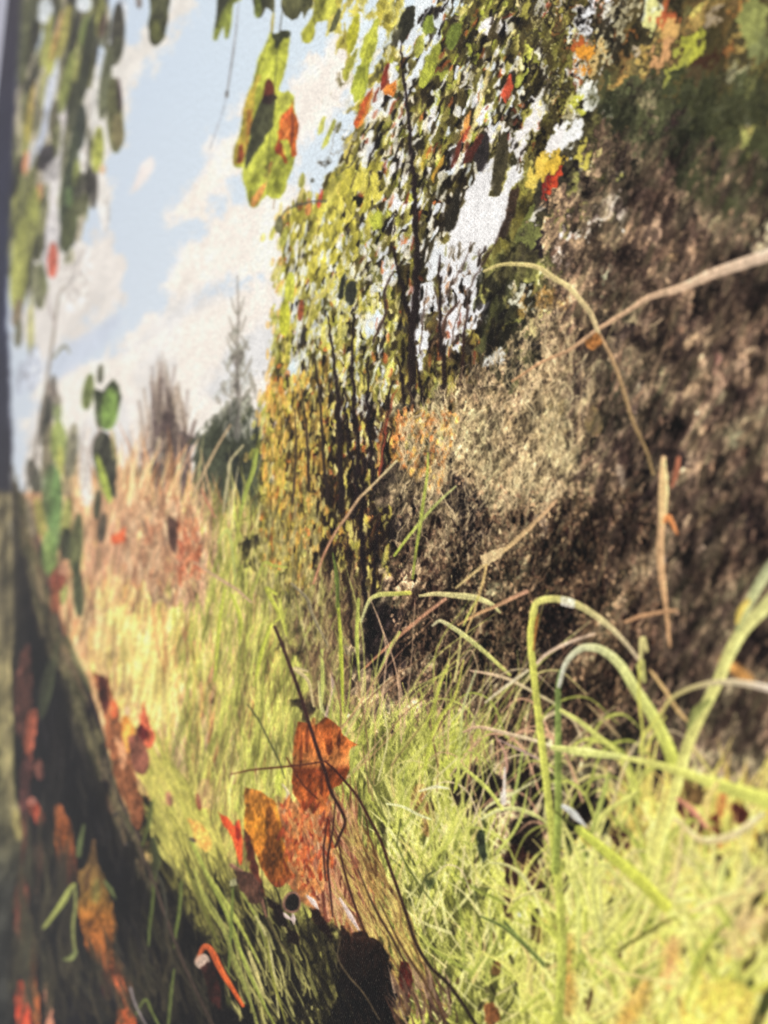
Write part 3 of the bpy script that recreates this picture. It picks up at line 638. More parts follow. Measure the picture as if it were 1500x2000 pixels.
scatter([(1120,430),(1300,260),(1540,360),(1560,1560),(1280,1480),(1160,1000)], 420, 'leaf', [(44,30,38),(78,60,54),(104,96,74),(170,146,116)], (24,70), (8,20), (10,44), .5, (.25,.6), lab=L_BUSH)
for k in range(60):
    x = random.uniform(1080, 1540); y = random.uniform(620, 1500); l = random.uniform(40, 150); a = math.radians(random.uniform(-20, 60))
    blade([(x, y), (x + l * .5 * math.sin(a) + random.uniform(-9, 9), y - l * .5 * math.cos(a)), (x + l * math.sin(a), y - l * math.cos(a))], 3, 4.5, 2, random.choice([(150,120,92),(176,150,116),(120,96,76),(140,136,100)]), random.uniform(.25, .6), L_BUSH, 4)
# ---------- long dry stalks
def stalk(pts, a, b, c, col, colb=None, label=None, name='dry_stalk', alpha=1):
    blade(pts, a, b, c, col, alpha, newlab(name, label), 2.6, colb, 6)
stalk([(1000,745),(1060,706),(1110,685),(1165,645),(1230,605),(1270,580),(1330,562),(1390,535),(1450,515),(1540,485)], 4, 10, 26, (190,150,110), (222,200,176), 'thick pale dry branch running to the right edge', 'branch')
stalk([(945,530),(975,518),(1010,516),(1050,522),(1085,545),(1110,560),(1135,588),(1155,615),(1168,650)], 5, 11, 9, (206,194,130), (216,196,150), 'arched pale yellow stalk')
stalk([(1172,655),(1195,700),(1212,745),(1235,820),(1262,880),(1275,925)], 7, 8, 6, (176,146,110), (150,128,88), 'lower drooping end of the arched stalk')
poly([(1140,665),(1168,645),(1175,670),(1160,688),(1146,680)], (172,116,64), 5, 3, .9, None)
stalk([(1296,895),(1292,960),(1293,1010),(1289,1080),(1296,1150),(1302,1200),(1308,1262)], 10, 15, 5, (232,196,150), (206,164,120), 'upright tan dry stem in the bush', 'dry_stem')
stalk([(1296,900),(1297,940),(1296,985),(1293,1020)], 9, 18, 12, (238,206,150))
stalk([(1297,1020),(1306,1010),(1322,1042)], 6, 12, 5, (214,142,88), None, 'small orange husk on the dry stem', 'husk')
stalk([(1325,895),(1320,925),(1312,950)], 9, 12, 5, (170,110,84)); stalk([(1222,1215),(1250,1204),(1290,1196),(1322,1192)], 6, 8, 5, (190,150,112))
stalk([(705,1215),(720,1175),(740,1162),(770,1160),(800,1158)], 4, 9, 8, (206,206,150), (190,190,90), 'pale arched blade left of centre', 'grass_blade')
stalk([(820,1164),(850,1160),(890,1163),(930,1168),(960,1180),(976,1196)], 5, 13, 4, (206,196,140), (216,214,150), 'flat arching yellow blade at mid height', 'grass_blade')
stalk([(1085,978),(1060,1005),(1030,1034),(1000,1062),(960,1092),(930,1115),(890,1148)], 6, 9, 4, (206,170,130), (206,186,130), 'pinkish dry stalk slanting down from the bush')
poly([(940,1085),(965,1075),(985,1070),(980,1090),(955,1104),(942,1098)], (206,184,140), 4, 5, .9, None)
stalk([(950,1104),(945,1130),(936,1160),(924,1200),(910,1235)], 5, 5, 3, (206,180,120))
stalk([(870,1170),(830,1200),(800,1225),(760,1260),(712,1305)], 6, 7, 4, (196,150,120), (180,130,96), 'rosy stalk crossing the dark thicket')
stalk([(1028,1155),(1000,1168),(965,1185),(930,1200),(895,1220)], 8, 7, 4, (206,160,130), (196,160,110), 'short rosy stalk under the arched blade')
stalk([(780,1235),(764,1262),(746,1300),(730,1335)], 6, 7, 3, (186,196,110), None, None, 'grass_blade')
stalk([(845,1222),(858,1213),(875,1220),(905,1240),(940,1268),(965,1290),(995,1318)], 4, 10, 6, (216,212,170), (196,200,110), 'slender arched yellow green blade', 'grass_blade')
stalk([(775,900),(750,925),(720,955),(700,975),(680,1005),(655,1040),(632,1085),(612,1140)], 4, 6, 4, (206,196,150), (196,140,110), 'long pale stalk slanting over the thicket')
stalk([(836,885),(834,930),(826,985),(820,1030),(812,1080),(806,1130)], 3, 7, 4, (170,190,90), (150,170,76), 'thin upright green blade before the bush', 'grass_blade')
stalk([(890,950),(862,975),(836,1002),(800,1045),(770,1085)], 3, 6, 5, (190,196,130), (160,184,80), 'green blade leaning right in front of the bush', 'grass_blade')
stalk([(500,880),(494,920),(480,960),(468,1010)], 10, 9, 5, (150,176,84), None, 'bright green blade in front of the spruce', 'grass_blade')
for p, c in (([(450,830),(420,880),(390,940),(368,985)],(190,166,130)), ([(475,870),(450,900),(446,930),(436,1000)],(190,180,140)), ([(393,955),(402,975),(420,1010)],(196,140,110)),
             ([(380,1098),(420,1125),(460,1150),(490,1176)],(190,160,130)), ([(425,1060),(445,1035),(455,1085),(460,1140)],(176,190,110)), ([(500,1140),(515,1100),(535,1105),(560,1108)],(176,186,90))):
    stalk(p, 4, 6, 4, c)
for p, c in (([(540,1160),(520,1150),(545,1200),(536,1215)],(186,196,86)), ([(530,1220),(515,1260),(505,1300),(496,1340)],(186,204,84)), ([(440,1150),(430,1200),(425,1260),(418,1330)],(180,196,84)),
             ([(452,1160),(470,1210),(466,1260)],(180,196,84)), ([(560,1240),(550,1200),(548,1170)],(196,204,96)), ([(660,1170),(665,1250),(668,1330),(670,1410)],(170,190,72)),
             ([(700,1170),(697,1250),(702,1330)],(170,186,90)),([(628,1270),(630,1330),(626,1400)],(186,200,110)),([(640,1400),(628,1380),(622,1330)],(196,196,130)),([(636,1400),(650,1350),(648,1320),(646,1312)],(206,180,160)),
             ([(570,1140),(600,1170),(610,1200),(640,1260)],(150,140,110)),([(660,1185),(658,1130),(650,1080)],(96,130,60)),([(600,1310),(575,1306),(602,1330),(612,1380)],(206,190,140))):
    stalk(p, 5, 8, 3, c, None, None, 'grass_blade')
# ---------- bright grass, lower right
L_GR = newlab('printed_grass', 'bright yellow green grass mass at the lower right', 'stuff')
g1 = fract(16, 34, .25, 61, 4, .75); g2 = fract(60, 90, .3, 62, 3)
def grass(w, s):
    x = GX[w]; y = GY[w]
    v = .62 * g1[w] + .38 * g2[w]
    a = ramp(v, [(.15,(58,52,34)),(.35,(110,112,54)),(.55,(160,168,78)),(.8,(196,200,110))])
    u = np.clip((x - 1050) / 350, 0, 1)[..., None] * np.clip((y - 1650) / 250, 0, 1)[..., None]
    b = ramp(v, [(.15,(160,134,70)),(.4,(206,186,92)),(.6,(230,214,112)),(.8,(244,230,140))])
    return a * (1 - u) + b * u
GRP = [(650,1500),(690,1440),(740,1470),(790,1510),(830,1550),(880,1610),(910,1660),(960,1720),(985,1830),(1050,1830),(1110,1740),(1200,1720),(1270,1660),(1330,1540),(1420,1540),(1520,1580),(1760,1640),(1760,2170),(800,2170),(790,1990),(765,1900),(735,1830),(700,1790),(690,1700),(680,1560)]
poly(GRP, grass, 18, 40, 1, L_GR, False, .2, .2)
GP = [(70,66,40),(116,124,54),(156,168,72),(182,194,88),(204,212,112),(220,222,140)]
scatter([(650,1470),(700,1400),(760,1480),(860,1500),(960,1600),(960,1900),(820,1990),(690,1760)], 1700, 'blade', GP, (18,70), (4,7), (-35,30), .45, (.45,.9), lab=L_GR)
scatter([(660,1450),(900,1450),(960,1600),(680,1600)], 140, 'blade', GP, (30,120), (4,8), (-15,32), .4, (.4,.9), lab=L_GR)
scatter([(900,1720),(1270,1720),(1300,2000),(900,2060)], 600, 'blade', GP[1:], (40,130), (6,12), (-60,40), .4, (.4,.85), lab=L_GR)
scatter([(1200,1600),(1520,1620),(1520,2060),(1150,2060)], 420, 'blade', [(170,140,70),(200,180,88),(226,212,110),(240,228,140),(236,206,150)], (60,180), (8,18), (-70,60), .35, (.4,.8), lab=L_GR)
streak(.14, 6, 16, .2, 231, [L_GR])
TP = [(64,54,38),(110,112,52),(156,164,74),(182,188,92),(206,208,116),(224,220,150)]
turf([(660,1460),(900,1480),(960,1640),(980,2040),(820,2010),(690,1740)], 1100, TP, (40,130), (3,6.5), (-30,22), (.6,1), L_GR)
turf([(650,1470),(900,1490),(940,1580),(700,1620)], 150, TP, (60,170), (3,6), (-16,26), (.5,.95), L_GR)
turf([(900,1720),(980,1840),(1100,1800),(1270,1740),(1300,2080),(920,2080)], 560, TP[1:], (80,220), (6,11), (-50,40), (.55,.95), L_GR)
turf([(1220,1640),(1540,1640),(1560,2140),(1200,2140)], 330, [(150,112,62),(186,160,80),(214,196,100),(232,220,120),(244,232,150)], (110,260), (9,18), (-60,50), (.5,.9), L_GR)
streak(.20, 50, 90, .3, 232, [L_GR], 1.3)
scatter([(700,1560),(960,1640),(1000,2010),(800,2000),(700,1760)], 300, 'blade', [(78,84,44),(104,116,56),(120,110,60)], (20,80), (3,6), (-40,30), .3, (.4,.8), lab=L_GR)
scatter([(700,1560),(1300,1640),(1450,2010),(860,2020)], 260, 'blade', [(222,222,150),(230,226,160),(206,190,130)], (50,150), (3,7), (-60,50), .3, (.5,.9), lab=L_GR)
def pocket(pts, col=(54,42,38), soft=7, rough=6, alpha=.92):
    poly(pts, col, soft, rough, alpha, L_BUSH, True)
for p, c in (([(880,1500),(930,1490),(975,1510),(985,1560),(950,1580),(920,1600),(890,1580)],(58,44,40)), ([(985,1500),(1045,1490),(1080,1540),(1060,1570),(1010,1560)],(58,46,40)),
             ([(990,1640),(1010,1600),(1050,1590),(1066,1620),(1058,1680),(1020,1670)],(56,42,38)), ([(990,1660),(1010,1650),(1056,1690),(1060,1740),(1010,1750),(990,1790),(984,1720)],(84,48,44)),
             ([(1115,1580),(1125,1535),(1150,1530),(1162,1570),(1155,1610),(1130,1600)],(54,42,38)), ([(1165,1560),(1185,1560),(1185,1580),(1168,1578)],(44,46,40)), ([(1100,1620),(1115,1610),(1125,1640),(1108,1650)],(56,56,36)),
             ([(1168,1615),(1190,1600),(1180,1635)],(48,58,38)), ([(1195,1620),(1215,1610),(1235,1650),(1220,1664),(1195,1640)],(84,44,44)), ([(1268,1690),(1290,1658),(1314,1655),(1312,1690),(1298,1716),(1275,1705)],(70,72,48)),
             ([(1318,1520),(1345,1515),(1380,1550),(1375,1575),(1340,1560)],(120,92,60)), ([(1312,1565),(1330,1562),(1370,1610),(1360,1622)],(96,50,48)), ([(1432,1570),(1465,1582),(1450,1610),(1432,1600)],(104,48,44)),
             ([(1385,1600),(1402,1590),(1404,1625),(1390,1625)],(130,52,46)), ([(1475,1632),(1500,1626),(1520,1660),(1490,1660)],(72,58,60)), ([(1378,1660),(1395,1652),(1408,1668),(1392,1684)],(146,98,52)),
             ([(1450,1705),(1462,1700),(1470,1714),(1458,1720)],(130,90,54)), ([(1140,1790),(1150,1770),(1160,1785),(1156,1820),(1140,1825)],(70,60,36)), ([(1216,1735),(1226,1735),(1226,1758),(1217,1756)],(84,76,44)),
             ([(1236,1762),(1250,1755),(1252,1800),(1244,1804)],(104,112,56)), ([(1435,1790),(1455,1776),(1475,1790),(1480,1840),(1470,1845),(1458,1800),(1440,1804)],(122,96,62)), ([(1488,1770),(1510,1760),(1510,1790),(1494,1784)],(122,92,60)),
             ([(1284,1900),(1294,1880),(1296,1905),(1288,1912)],(120,100,60)), ([(1228,1893),(1250,1885),(1275,1890),(1245,1900)],(116,108,56)), ([(1150,1985),(1165,1975),(1170,2010),(1150,2020)],(110,84,44)),
             ([(926,1624),(940,1622),(952,1660),(945,1680),(932,1655)],(52,74,52)), ([(832,1555),(842,1552),(842,1580),(832,1575)],(60,60,38)), ([(960,1885),(975,1875),(978,1898),(964,1902)],(110,80,46)),
             ([(955,1930),(964,1910),(968,1950),(958,1955)],(90,92,48)), ([(946,1965),(960,1960),(975,1990),(955,1995)],(140,86,52)), ([(830,1690),(845,1680),(848,1730),(834,1740)],(84,110,60)), ([(1120,1660),(1140,1650),(1145,1680),(1125,1690)],(90,116,58)),
             ([(1040,1800),(1055,1790),(1058,1840),(1045,1840)],(104,84,48)), ([(1222,1550),(1235,1530),(1245,1560),(1235,1590)],(90,88,54)), ([(1190,1850),(1230,1830),(1260,1850),(1215,1870)],(140,140,76))):
    pocket(p, c)
for x, y, l, w_, a_, c in ((1412,1570,50,22,6,(206,116,72)),(1420,1650,30,50,0,(214,146,84)),(1305,1870,90,26,4,(214,150,100)),(1296,1850,70,18,8,(200,124,80)),(1440,1880,120,60,20,(220,180,96)),
                   (1110,1920,110,26,0,(186,132,60)),(1118,1860,40,20,0,(176,140,60)),(1440,1310,90,24,-50,(206,150,80)),(820,1560,60,34,4,(164,110,70)),(836,1600,70,20,4,(150,104,64)),
                   (1400,1960,200,110,60,(242,222,110)),(1460,1930,120,50,20,(226,224,110)),(725,1730,90,24,-2,(196,112,66)),(715,1770,60,26,0,(160,74,52)),(838,1690,60,16,0,(160,150,84))):
    lens(x, y, l, w_, a_, c, .75, None, 14)

turf([(1100,1760),(1520,1700),(1540,2140),(1060,2140)], 200, [(226,222,130),(238,230,140),(214,216,112),(246,236,160)], (90,240), (6,12), (-60,50), (.6,.95), L_GR)
for k in range(90):
    x, y = inpoly([(680,1480),(940,1560),(1260,1620),(1500,1660),(1500,1990),(860,1990),(760,1760)], 1)[0]
    q_ = 1 + max(0, (x - 900)) / 420
    lens(x, y, random.uniform(14, 40) * q_, random.uniform(5, 11) * q_, random.uniform(-30, 30), random.choice([(62,54,36),(84,80,44),(110,84,50),(74,92,48)]), random.uniform(.5, .85), L_GR, 4)
def gb(pts, a, b, c, col, colb=None, label=None, name='grass_blade', soft=3):
    blade(pts, a * .72, b * .74, c * .74, col, 1, newlab(name, label), soft, colb, 6)
# fans of grass blades radiating from the tussocks
def fan(hx, hy, n, a0, a1, L0, L1, w0, pal, bend=.2, sp=26, al=(.7, 1)):
    for k in range(n):
        a = math.radians(a0 + (a1 - a0) * (k + random.random()) / n)
        l = random.uniform(L0, L1); x = hx + random.uniform(-sp, sp); y = hy + random.uniform(-sp, sp)
        b = random.uniform(-bend, bend) * l
        ex, ey = x + l * math.sin(a), y - l * math.cos(a)
        blade([(x, y), ((x + ex) / 2 + b * math.cos(a), (y + ey) / 2 + b * math.sin(a)), (ex, ey)], w0 * .8, w0 * .65, 1, random.choice(pal), random.uniform(*al), newlab('grass_blade'), 4)
YG = [(200,206,110),(218,216,120),(178,190,90),(230,226,142),(214,196,126),(150,170,80)]
fan(1310, 1770, 32, -75, 80, 90, 230, 18, YG)
fan(1300, 1790, 16, 100, 260, 90, 200, 18, YG)
fan(1120, 1850, 18, -70, 60, 90, 240, 13, YG)
fan(1130, 1880, 12, 110, 250, 60, 160, 13, YG)
fan(1000, 1760, 14, -60, 50, 60, 170, 9, YG)
fan(900, 1650, 14, -40, 40, 60, 170, 8, YG)
fan(1430, 1800, 12, -60, 60, 90, 240, 16, [(226,216,150),(236,222,130),(214,196,130)])
fan(840, 1700, 16, -40, 30, 70, 190, 6, YG)
fan(760, 1780, 12, -40, 20, 60, 150, 6, YG)
fan(930, 1900, 16, -60, 40, 80, 200, 8, YG)
fan(1040, 1960, 14, -60, 50, 80, 200, 10, YG)
fan(1220, 1960, 14, -60, 60, 90, 240, 13, YG)
fan(1400, 1980, 14, -50, 60, 90, 260, 18, [(236,224,120),(226,212,110),(240,230,150),(206,214,100)])
fan(780, 1600, 18, -30, 34, 90, 210, 7, YG)
fan(690, 1480, 12, -24, 24, 90, 220, 6, YG)
fan(880, 1500, 10, -20, 30, 80, 200, 8, [(180,196,84),(196,206,100)])
for k in range(90):
    x = random.uniform(650, 1040); y = random.uniform(1380, 1580); l = random.uniform(90, 290); a = math.radians(random.choice((random.uniform(-14, 14), random.uniform(20, 55))))
    cv = random.uniform(-.12, .16) * l
    blade([(x, y), (x + l * .5 * math.sin(a) - cv * .5, y - l * .55 * math.cos(a)), (x + l * math.sin(a) + cv, y - l * math.cos(a))], 3.2, 3.2, 1.5, random.choice([(196,200,110),(176,186,92),(206,176,140),(190,150,116),(150,160,80),(214,206,150),(140,110,80)]), random.uniform(.55, .95), newlab('grass_blade'), 2.2)
for k in range(46):
    x = random.uniform(860, 1280); y = random.uniform(1420, 1760); l = random.uniform(60, 190); s_ = random.choice((-1, 1))
    w_ = 3.5 + max(0, x - 950) / 60
    blade([(x, y), (x + s_ * l * .25, y - l * .62), (x + s_ * l * .65, y - l * .78), (x + s_ * l, y - l * .5)], w_ * .8, w_, 2, random.choice([(206,196,130),(190,200,104),(216,200,160),(176,190,96),(200,160,128),(160,176,84)]), random.uniform(.6, 1), newlab('grass_blade'), 2.4)
for k in range(34):
    x = random.uniform(1080, 1500); y = random.uniform(1760, 2080); l = random.uniform(120, 300); a = math.radians(random.uniform(-55, 60)); cv = random.uniform(-.15, .15) * l
    gb([(x, y), (x + l * .5 * math.sin(a) + cv, y - l * .5 * math.cos(a)), (x + l * math.sin(a), y - l * math.cos(a))], 10 + (x - 1080) / 40, 14 + (x - 1080) / 30, 4, random.choice([(196,204,104),(214,214,116),(232,220,130),(176,190,88)]), (226,222,140))
for x, y, l, w_, a_, c in ((1400,1970,150,120,60,(250,222,110)),(1310,1880,110,34,6,(224,160,108)),(1240,1960,120,40,30,(206,150,76)),(1460,1820,120,60,30,(240,206,150)),(1480,1720,60,40,40,(240,206,160)),(1110,1930,110,24,0,(176,120,58)),(1112,1850,60,16,0,(160,110,54))):
    lens(x, y, l, w_, a_, c, .55, None, 22)
# hand placed blades
CRM = (226,214,176); GRY = (206,206,186); BRT = (198,210,108)
gb([(905,1430),(935,1420),(980,1430),(1040,1445),(1080,1458)], 6, 10, 8, (206,170,140), CRM)
gb([(968,1438),(984,1465),(990,1500),(980,1520)], 5, 7, 4, (190,150,130)); gb([(975,1445),(1010,1462),(1060,1485)], 4, 7, 4, (176,150,140))
gb([(900,1240),(895,1290),(888,1330)], 4, 7, 6, (206,200,130)); gb([(905,1222),(915,1200),(935,1165)], 4, 6, 4, (206,206,110))
gb([(920,1310),(950,1315),(990,1325),(1030,1345),(1085,1375)], 5, 9, 8, (220,190,160), (206,196,150))
gb([(948,1372),(975,1350),(1000,1332),(1030,1310)], 5, 8, 7, (226,216,180)); gb([(1048,1296),(1070,1276),(1110,1255),(1160,1238)], 7, 9, 5, (220,196,170))
gb([(895,1300),(920,1270),(935,1310)], 3, 4, 3, (190,170,130)); gb([(930,1310),(905,1380),(900,1430),(895,1500),(890,1540)], 4, 8, 9, (190,196,150), (180,196,84))
gb([(905,1290),(888,1360),(860,1400),(842,1440),(830,1500)], 4, 10, 10, (190,190,90), (178,194,84)); gb([(875,1300),(862,1330),(850,1370),(830,1420)], 4, 8, 6, (186,196,90))
gb([(1020,1470),(1010,1530),(1000,1570)], 6, 9, 8, (156,180,96)); gb([(940,1590),(960,1570),(1010,1545),(1045,1525)], 4, 9, 5, (206,206,150))
gb([(940,1600),(975,1582),(1010,1580),(1050,1595),(1070,1610)], 6, 12, 7, (214,218,160), (196,200,120)); gb([(820,1545),(850,1537),(875,1540)], 5, 9, 5, (226,224,180))
gb([(756,1570),(785,1575),(815,1590),(840,1600)], 5, 8, 5, (220,224,170)); gb([(980,1550),(984,1565),(986,1500)], 9, 14, 4, (226,214,200), None, 'white papery husk among the blades', 'husk')
gb([(960,1685),(990,1690),(1020,1710),(1045,1750),(1060,1790)], 6, 11, 6, (206,206,140)); gb([(1000,1760),(1030,1745),(1065,1738)], 5, 10, 6, (206,200,130))
gb([(970,1665),(1000,1630),(1020,1590),(1030,1540)], 9, 9, 3, (190,206,110)); gb([(905,1500),(930,1520),(960,1550),(980,1580)], 8, 11, 8, (196,210,110))
gb([(1090,1990),(1098,1860),(1092,1740),(1078,1620),(1064,1500),(1052,1400),(1042,1310),(1036,1240),(1044,1190)], 26, 20, 17, (170,186,90), (206,206,104), 'tall upright yellow green blade whose top bends right')
gb([(1040,1200),(1048,1178),(1072,1170),(1110,1174),(1150,1194),(1188,1222),(1222,1256),(1250,1292)], 18, 19, 8, (206,206,110), (206,190,160), 'pale bent top of the tallest blade')
lens(1108, 1176, 18, 60, 14, (222,220,206), .7, None, 6)
gb([(1042,1270),(1048,1215),(1052,1200)], 4, 8, 3, (166,116,62))
gb([(1085,1700),(1090,1600),(1090,1500),(1090,1420),(1090,1350),(1096,1312)], 22, 18, 14, (150,176,84), (96,140,80), 'green blade standing beside the tall one')
gb([(1092,1340),(1104,1298),(1126,1272),(1150,1264),(1180,1272),(1212,1300),(1240,1345),(1270,1390),(1296,1440),(1318,1492)], 10, 24, 36, (214,214,196), (196,210,100), 'broad arching blade turning green to the right')
gb([(1250,1300),(1255,1250),(1262,1270)], 6, 18, 10, (214,206,140)); gb([(1245,1300),(1258,1330),(1256,1290)], 10, 10, 8, (196,196,120))
gb([(1270,1310),(1300,1350),(1325,1390),(1345,1410)], 8, 12, 8, (206,176,120)); gb([(1250,1290),(1248,1360),(1255,1430),(1250,1460)], 5, 8, 6, (196,196,100))
gb([(1540,1135),(1500,1180),(1455,1225),(1425,1275),(1400,1335),(1372,1390),(1345,1450),(1325,1520),(1302,1600),(1278,1680)], 40, 30, 30, (206,206,140), (226,224,130), 'broad straight blade running from the right edge down')
gb([(1530,1080),(1496,1120),(1472,1160),(1452,1200),(1440,1230)], 34, 26, 14, (180,190,150), (170,180,120), 'grey green blade tip at the right edge')
gb([(1385,1370),(1360,1390),(1345,1420)], 16, 26, 10, (150,162,96)); gb([(1460,1175),(1445,1195),(1440,1215)], 16, 20, 12, (206,186,100))
gb([(1288,1400),(1310,1366),(1345,1346),(1390,1334),(1440,1333),(1490,1342),(1560,1362)], 8, 14, 20, (200,190,110), (222,206,196), 'pinkish white arched blade at the right edge')
gb([(1250,1470),(1262,1430),(1290,1396)], 8, 9, 8, (206,206,110)); gb([(1240,1520),(1262,1460),(1300,1400)], 6, 8, 5, (206,206,110))
gb([(1096,1388),(1130,1408),(1165,1436),(1205,1468)], 10, 13, 14, (214,218,130), (196,206,110)); gb([(1148,1375),(1180,1408),(1210,1440)], 5, 8, 6, (170,150,110))
gb([(1080,1460),(1120,1466),(1165,1472),(1215,1478)], 14, 24, 14, (206,214,130), (214,224,140), 'short thick pale blade lying level')
gb([(1215,1480),(1270,1490),(1330,1508),(1390,1528),(1450,1548),(1540,1575)], 12, 26, 46, (222,220,130), (204,216,110), 'wide bright blade leaving at the right edge')
gb([(1160,1625),(1180,1590),(1215,1565),(1245,1545)], 12, 14, 8, (206,210,120)); gb([(1150,1640),(1170,1580),(1182,1540),(1190,1510)], 10, 14, 8, (160,180,96))
gb([(1100,1575),(1115,1585),(1130,1600),(1145,1615)], 12, 20, 4, (214,214,206), None, 'small white husk in the tussock', 'husk')
gb([(1085,1585),(1110,1606),(1140,1620),(1155,1626)], 4, 6, 4, (84,96,44)); gb([(1130,1620),(1180,1660),(1240,1710),(1300,1770)], 22, 30, 34, (180,198,90), (206,214,96), 'thick bright blade crossing the tussock')
gb([(1380,1600),(1384,1560),(1400,1530)], 8, 16, 14, (226,206,130)); gb([(1320,1600),(1370,1640),(1430,1632),(1470,1605),(1490,1590)], 12, 22, 12, (226,206,150), (226,216,170), 'pale forked dry stem')
gb([(1322,1560),(1350,1580),(1380,1615)], 8, 16, 10, (206,146,120)); gb([(1310,1750),(1325,1690),(1334,1600)], 12, 16, 8, (220,204,140))
gb([(1400,1760),(1412,1700),(1420,1680)], 14, 22, 14, (206,214,130)); gb([(1450,1760),(1490,1710),(1530,1690)], 14, 20, 16, (226,214,140)); gb([(1350,1780),(1420,1750),(1480,1740)], 14, 22, 14, (230,214,140))
gb([(1210,1855),(1250,1830),(1300,1800),(1325,1792)], 9, 10, 5, (130,130,62), None, 'dark shadowed blade across the bright tussock')
gb([(985,1800),(1020,1840),(1060,1880),(1045,1870)], 7, 10, 5, (96,130,72)); gb([(940,1790),(985,1812),(1030,1850),(1062,1886)], 5, 12, 8, (110,140,72), None, 'dark green blade slanting down right')
gb([(1350,1900),(1370,1860),(1400,1820),(1420,1800)], 12, 16, 8, (160,180,84)); gb([(1340,1960),(1360,1900),(1390,1840)], 9, 14, 8, (186,190,90))
gb([(1150,1870),(1200,1895),(1260,1910),(1320,1922)], 8, 12, 10, (220,206,130)); gb([(1130,1860),(1130,1780),(1126,1720)], 10, 12, 7, (196,206,120)); gb([(1170,1850),(1174,1780),(1170,1710)], 9, 11, 6, (206,206,130))
gb([(1180,1850),(1160,1760),(1165,1700),(1185,1690),(1210,1720),(1230,1740)], 8, 10, 5, (196,200,120)); gb([(1095,1740),(1130,1700),(1170,1695)], 6, 9, 6, (190,196,110))
gb([(712,1500),(735,1550),(752,1600)], 3, 4, 3, (110,120,60)); gb([(770,1640),(800,1700),(850,1770)], 3, 5, 3, (104,120,60)); gb([(782,1600),(775,1655)], 4, 4, 3, (96,110,56)); gb([(850,1700),(830,1715),(822,1740)], 4, 6, 3, (96,110,62))

# ---------- shaded bank and log, lower left
L_BANK = newlab('printed_bank', 'dark mossy bank with olive grass at the bottom', 'stuff')
def bank(w, s):
    v = .6 * g1[w] + .4 * g2[w]
    return ramp(v, [(.2,(20,17,19)),(.45,(44,38,28)),(.6,(82,76,44)),(.8,(136,132,76))])
poly([(270,1560),(330,1560),(380,1640),(440,1690),(520,1760),(600,1800),(650,1810),(700,1830),(770,1930),(800,2000),(860,2170),(300,2170),(330,1900),(280,1700)], bank, 22, 26, 1, L_BANK, False, .3, .3)
scatter([(275,1500),(330,1490),(420,1640),(460,1720),(420,1790),(330,1690)], 230, 'blade', [(150,146,76),(190,186,96),(214,204,110),(206,214,110)], (40,110), (6,12), (-34,-8), .3, (.5,.9), lab=L_MEAD)
scatter([(330,1700),(450,1690),(560,1790),(640,1850),(700,2010),(420,2010),(360,1820)], 420, 'blade', [(36,30,26),(70,66,38),(116,112,60),(150,146,80),(190,186,120)], (30,110), (4,9), (-36,-8), .5, (.4,.9), lab=L_BANK)
scatter([(550,1800),(640,1810),(700,2000),(560,2010)], 300, 'leaf', [(26,22,20),(60,56,34),(96,92,54),(130,120,76)], (10,30), (4,9), (-30,10), .5, (.4,.8), lab=L_BANK)
poly([(300,1800),(360,1760),(410,1840),(450,1900),(500,2010),(330,2010)], (26,22,26), 26, 20, .85, None)
scatter([(430,1750),(640,1830),(700,2010),(440,2010)], 160, 'blade', [(22,18,20),(40,34,28),(56,50,34)], (30,100), (5,10), (-34,-8), .3, (.4,.8), lab=L_BANK)
scatter([(430,1740),(600,1830),(640,2010),(470,2010)], 90, 'blade', [(150,146,80),(190,184,116),(116,120,62)], (30,100), (3,6), (-34,-8), .3, (.6,.95), lab=L_BANK)
for p, c, w_ in (([(372,1640),(410,1720),(445,1790),(470,1860),(500,1930),(540,2010)],(150,170,80),12),([(400,1700),(440,1760),(480,1830),(505,1880)],(170,184,90),10),([(455,1735),(452,1800),(448,1870),(446,1900)],(104,134,64),9),
                 ([(470,1740),(500,1790),(520,1850)],(150,160,80),9),([(500,1790),(520,1830),(535,1900),(545,1990)],(196,190,130),9),([(520,1830),(530,1900),(550,1970),(562,2010)],(150,150,70),8),([(360,1680),(400,1780),(430,1850)],(120,124,60),9),
                 ([(486,1860),(500,1900),(515,1940)],(206,196,130),12),([(505,1760),(540,1830),(575,1880),(590,1930)],(110,100,66),6),([(640,1840),(660,1870),(658,1890),(690,1930),(720,1980)],(104,96,66),4),([(440,1990),(446,1950),(450,2010)],(120,130,60),9)):
    gb(p, w_ * .7, w_, w_ * .4, c)
stalk([(452,1690),(480,1710),(505,1740),(520,1790)], 8, 10, 4, (150,110,90)); lens(460, 1722, 14, 34, -20, (190,190,150), .7, None, 6)
L = L_LOG = newlab('printed_log', 'dark shaded log curving down the left side')
LOG = [(20,890),(34,930),(60,1000),(78,1080),(98,1180),(128,1270),(165,1340),(192,1420),(212,1500),(245,1590),(290,1680),(330,1770),(370,1850),(420,1930),(470,2010),(520,2170),(-60,2170),(0,1900),(10,1400),(16,1100)]
def logc(w, s):
    d = np.clip(s / 60, 0, 1)[..., None]
    u = np.clip((GY[w] - 900) / 600, 0, 1)[..., None]
    rim = np.array([112,104,82.]) * (1 - u) + np.array([56,50,40.]) * u
    n = (g2[w] - .5)[..., None] * 24
    return rim * (1 - d) + np.array([30,27,34.]) * d + n * .7
poly(LOG, logc, 12, 8, 1, L, False, .1, .12)
poly([(52,1010),(66,1060),(82,1120),(90,1160),(84,1180),(66,1120),(50,1060)], (160,142,106), 8, 4, .8, L)
blade([(60,1030),(82,1080),(96,1150),(116,1230),(124,1250)], 5, 16, 8, (70,50,56), .9, L, 5)
blade([(148,1310),(166,1350),(186,1420),(210,1520),(240,1590),(270,1640)], 14, 26, 18, (44,34,42), 1, L, 6)
